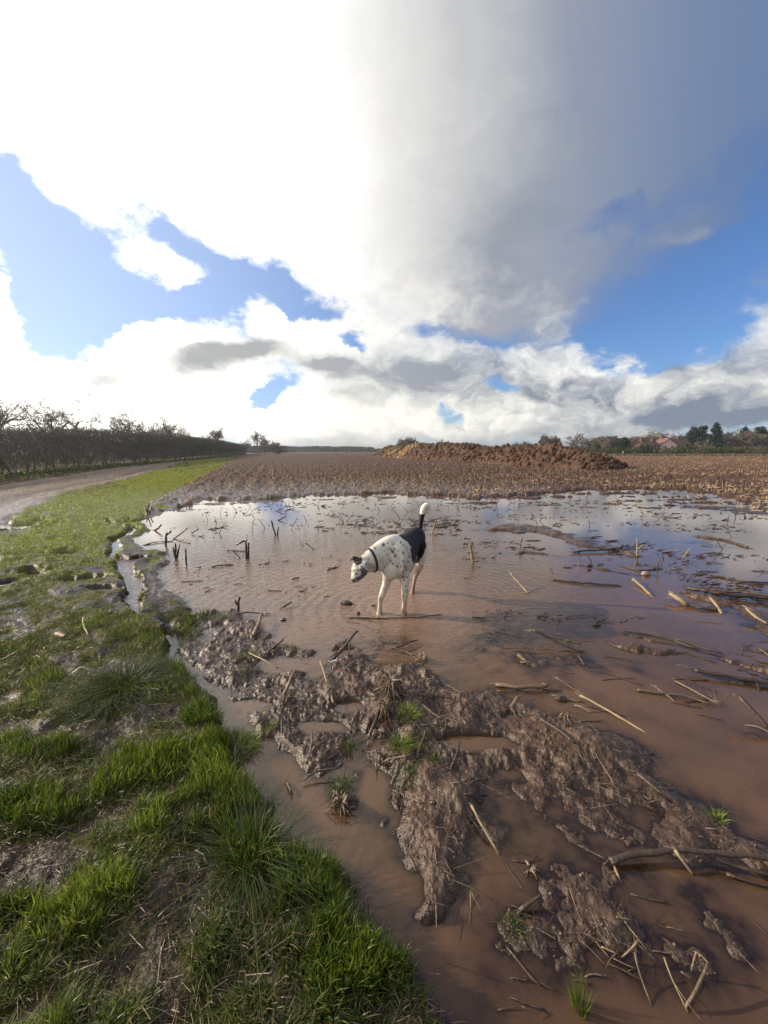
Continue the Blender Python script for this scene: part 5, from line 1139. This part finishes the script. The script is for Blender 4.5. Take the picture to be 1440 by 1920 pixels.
    # hind legs: stifle forward, hock back
    for dx, dy, e in ((0, 0, 0), (-.085, .05, -.01)):
        loft(m, [(.360 + dx, 3.90 + dy, .50, .070, .095), (.366 + dx, 3.86 + dy, .42, .062, .080), (.362 + dx, 3.84 + dy, .36, .050, .062), (.364 + dx, 3.87 + dy, .30, .036, .044), (.356 + dx, 3.92 + dy, .235, .025, .030), (.340 + dx, 3.955 + dy, .185, .021, .026), (.328 + dx, 3.955 + dy, .155, .020, .024), (.310 + dx, 3.925 + dy, .09, .018, .020), (.298 + dx, 3.905 + dy, .03, .021, .024), (.290 + dx, 3.885 + dy, -.005, .027, .033), (.288 + dx, 3.87 + dy, -.03, .027, .034)], 14)
    # tail, raised, bushy at the tip
    loft(m, [(.362, 3.99, .615, .034, .034), (.372, 4.02, .660, .027, .027), (.382, 4.04, .715, .026, .026), (.394, 4.05, .770, .027, .026), (.402, 4.055, .810, .033, .031), (.412, 4.055, .845, .039, .036), (.426, 4.05, .880, .036, .033), (.446, 4.045, .897, .026, .024), (.464, 4.04, .882, .018, .016), (.474, 4.04, .850, .010, .009), (.477, 4.04, .828, .004, .004)], 14)
    V = np.concatenate(m.V); raw = m.build('raw', None)
    md = raw.modifiers.new('r', 'REMESH'); md.mode = 'VOXEL'; md.voxel_size = .0052
    sm = raw.modifiers.new('s', 'SMOOTH'); sm.factor = .5; sm.iterations = 9
    dg = bpy.context.evaluated_depsgraph_get(); me = bpy.data.meshes.new_from_object(raw.evaluated_get(dg)); bpy.data.objects.remove(raw)
    n = len(me.vertices); V = np.zeros(n * 3, np.float32); me.vertices.foreach_get('co', V); V = V.reshape(-1, 3).astype(float)
    # coat: white with black saddle, black ears and tail root, ticked all over the forehand, mud on the legs
    x, y, z = V.T; wob = lambda s_, f: (fbm(x * f + z * 3, y * f + z * f, s_, 3) - .5)
    white = np.array([.74, .70, .63]); black = np.array([.008, .008, .009]); mudc = np.array([.24, .135, .085])
    C_ = np.tile(white, (n, 1)); C_ *= (1 - .38 * ss(.5, .75, fbm(x * 14 + z * 5, y * 14 + z * 14, 5, 3)))[:, None] ** np.array([.8, 1, 1.25])
    def put(mask, col, a=1.0): 
        nonlocal C_; C_ = C_ * (1 - mask[:, None] * a) + col * (mask[:, None] * a)
    px_, py_ = proj(x, y, z); wx_ = px_ + wob(3, 22) * 5; wy_ = py_ + wob(8, 22) * 5
    def K(*a): return np.array([(620 + a[k] / 6, 920 + a[k + 1] / 6) for k in range(0, len(a), 2)])
    def patch(P, col, a=1.0, soft=.8, lim=True): put(ss(soft, -soft, sdpoly(wx_, wy_, P)) * lim, col, a)
    body = (y > 3.36) & (x > -.02)
    patch(K(765, 505, 800, 470, 850, 430, 920, 400, 1000, 395, 1060, 420, 1110, 480, 1110, 640, 1066, 655, 1052, 700, 1020, 755, 962, 832, 925, 790, 905, 720, 900, 640, 860, 570, 800, 525), black, 1, .8, body)
    put(((y > 3.95) & (z > .60) & (z < .825)).astype(float), black)
    put(((y > 3.98) & ((z + wob(71, 60) * .03 > .802))).astype(float), np.array([.80, .76, .60]))
    g = np.random.default_rng(12)
    sp = [(700, 690, 25), (725, 732, 24), (680, 668, 14), (815, 705, 18), (820, 790, 19), (710, 600, 14), (790, 580, 15), (820, 612, 12), (592, 610, 26), (640, 590, 12), (750, 855, 16), (790, 855, 14), (700, 825, 17), (675, 785, 16), (835, 862, 11), (850, 895, 11), (815, 905, 11), (845, 935, 12), (812, 970, 19), (828, 1005, 17), (880, 745, 18), (870, 800, 14), (495, 650, 18), (845, 1080, 13), (820, 1180, 14), (855, 1190, 11), (850, 1125, 9), (720, 652, 11), (560, 905, 8), (610, 860, 8), (545, 720, 8), (470, 700, 9), (845, 1240, 8), (700, 985, 9), (330, 690, 8), (855, 1290, 7), (640, 720, 8), (600, 680, 8), (760, 690, 8), (770, 760, 7), (590, 1100, 9), (560, 1200, 8)]
    sp += [(g.uniform(440, 900), g.uniform(560, 980), g.uniform(3, 6)) for _ in range(45)]
    for a, b, r_ in sp:
        r_ *= .86
        d = np.hypot((px_ - 620) * 6 - a + wob(31, 50) * 16, ((py_ - 920) * 6 - b + wob(37, 50) * 16) * .8); put(ss(r_ * 1.25, r_ * .35, d) * (y < 3.62), np.array([.05, .05, .055]), .85)
    hd = (y < 3.285) & (x < -.12)
    patch(K(160, 722, 210, 700, 250, 712, 330, 715, 356, 760, 352, 820, 290, 840, 262, 800, 246, 765, 250, 748, 180, 750), black, 1, .5, hd)
    patch(K(330, 830, 400, 900, 470, 945, 380, 975, 320, 1010, 285, 1025, 265, 975, 335, 955, 350, 905), np.array([.05, .04, .035]), .85, .7, hd)
    patch(K(225, 995, 275, 990, 275, 1045, 225, 1045), np.array([.03, .022, .02]), .9, .6, hd)
    patch(K(180, 960, 205, 960, 205, 1000, 180, 1000), np.array([.05, .035, .03]), .9, .5, hd)
    put(ss(.45, .66, fbm(x * 60, z * 60 + y * 30, 61, 3)) * hd, np.array([.12, .10, .08]), .6)
    put(ss(.20, .02, z) * (.62 + .36 * ss(.4, .6, fbm(x * 25, z * 25, 63, 3))), mudc)
    put(ss(.33, .15, z) * (y > 3.75) * .75, mudc); put(ss(.34, .30, z) * (y < 3.7) * .35 * ((x > .0) & (x < .16)), np.array([.45, .34, .2]))
    at = me.attributes.new('coat', 'FLOAT_COLOR', 'POINT'); at.data.foreach_set('color', np.concatenate([np.clip(C_, 0, 1), np.ones((n, 1))], 1).astype(np.float32).ravel())
    base = np.array([.1, 3.6, 0]); me.vertices.foreach_set('co', (V - base).astype(np.float32).ravel())
    me.polygons.foreach_set('use_smooth', np.ones(len(me.polygons), bool)); me.update()
    mt, nn = material('dog_coat'); pos = nn.n('ShaderNodeTexCoord').outputs['Object']
    fur = nn.noise(nn.vm('MULTIPLY', pos, (1, 1, .35)), 240, 3, .6)
    c = nn.mix(nn.m('MULTIPLY', fur, .45), nn.attr('coat').outputs['Color'], nn.mix(1.0, nn.attr('coat').outputs['Color'], (.62, .60, .56), 'MULTIPLY'))
    p = nn.n('ShaderNodeBsdfPrincipled', {'Base Color': c, 'Roughness': .55, 'Specular IOR Level': .18, 'Sheen Weight': 0.0})
    b = nn.n('ShaderNodeBump', {'Height': nn.m('ADD', fur, nn.noise(pos, 35, 4)), 'Strength': .55, 'Distance': .004}); nn.set(p.inputs['Normal'], b); nn.n('ShaderNodeOutputMaterial', {'Surface': p})
    me.materials.clear(); me.materials.append(mt); me.name = 'dog'
    o = bpy.data.objects.new('dog', me); COL.objects.link(o); o.location = base
    tag(o, 'white dog with black saddle and spots wading with its head lowered', 'dog')
    # collar
    c0 = np.array([-.108, 3.318, .510]) - base; ax = np.array([-.66, -.50, -.22]); ax /= np.linalg.norm(ax)
    u = np.cross(ax, [0, 0, 1.]); u /= np.linalg.norm(u); v = np.cross(u, ax); cm = MB(); ring = []; a_ = np.linspace(0, 2 * math.pi, 40, endpoint=False)
    for rr, hh in ((.0, -.011), (.005, -.011), (.005, .011), (.0, .011)):
        ring.append(c0 + (u * np.cos(a_)[:, None] * (.073 + rr) + v * np.sin(a_)[:, None] * (.109 + rr)) + ax * hh)
    Vv = np.concatenate(ring); Q = []
    for k in range(4):
        for j in range(40): Q.append((k * 40 + j, k * 40 + (j + 1) % 40, ((k + 1) % 4) * 40 + (j + 1) % 40, ((k + 1) % 4) * 40 + j))
    cm.add(Vv, Q); col = cm.build('collar', simple('collar_webbing', (.012, .011, .012), (.03, .028, .03), .6, 60), o)
    col.data.update()
    bm_ = MB(); q = c0 - v * .114; bm_.tube([q + u * .012, q - v * .012 + u * .008, q - v * .018, q - v * .012 - u * .008, q - u * .012], [.003] * 5, sides=6); bm_.build('buckle_ring', simple('metal', (.3, .3, .3), (.5, .5, .5), .3, 10), col)
    for ex, ey, ez in ((-.232, 3.150, .448), (-.272, 3.20, .450)):
        e = MB(); loft(e, [(ex - .007 - base[0], ey - base[1], ez, .002, .002), (ex - .003 - base[0], ey - base[1], ez, .006, .006), (ex + .003 - base[0], ey - base[1], ez, .006, .006), (ex + .007 - base[0], ey - base[1], ez, .002, .002)], 10)
        e.build('eye', simple('eye', (.01, .008, .006), (.02, .015, .01), .08, 10), o)
dog()
def haze():
    m = bpy.data.materials.new('thin_haze'); m.use_nodes = True; n = N(m.node_tree)
    v = n.n('ShaderNodeVolumePrincipled', {'Color': (.86, .90, .95, 1), 'Density': .00055, 'Anisotropy': .7})
    n.n('ShaderNodeOutputMaterial', {'Volume': v.outputs[0]})
    b = MB(); b.box((-5600, -5600, -1.3), (5600, 5600, 34)); o = b.build('haze', m, None, False); tag(o, kind='stuff')
    m.cycles.homogeneous_volume = True
haze()
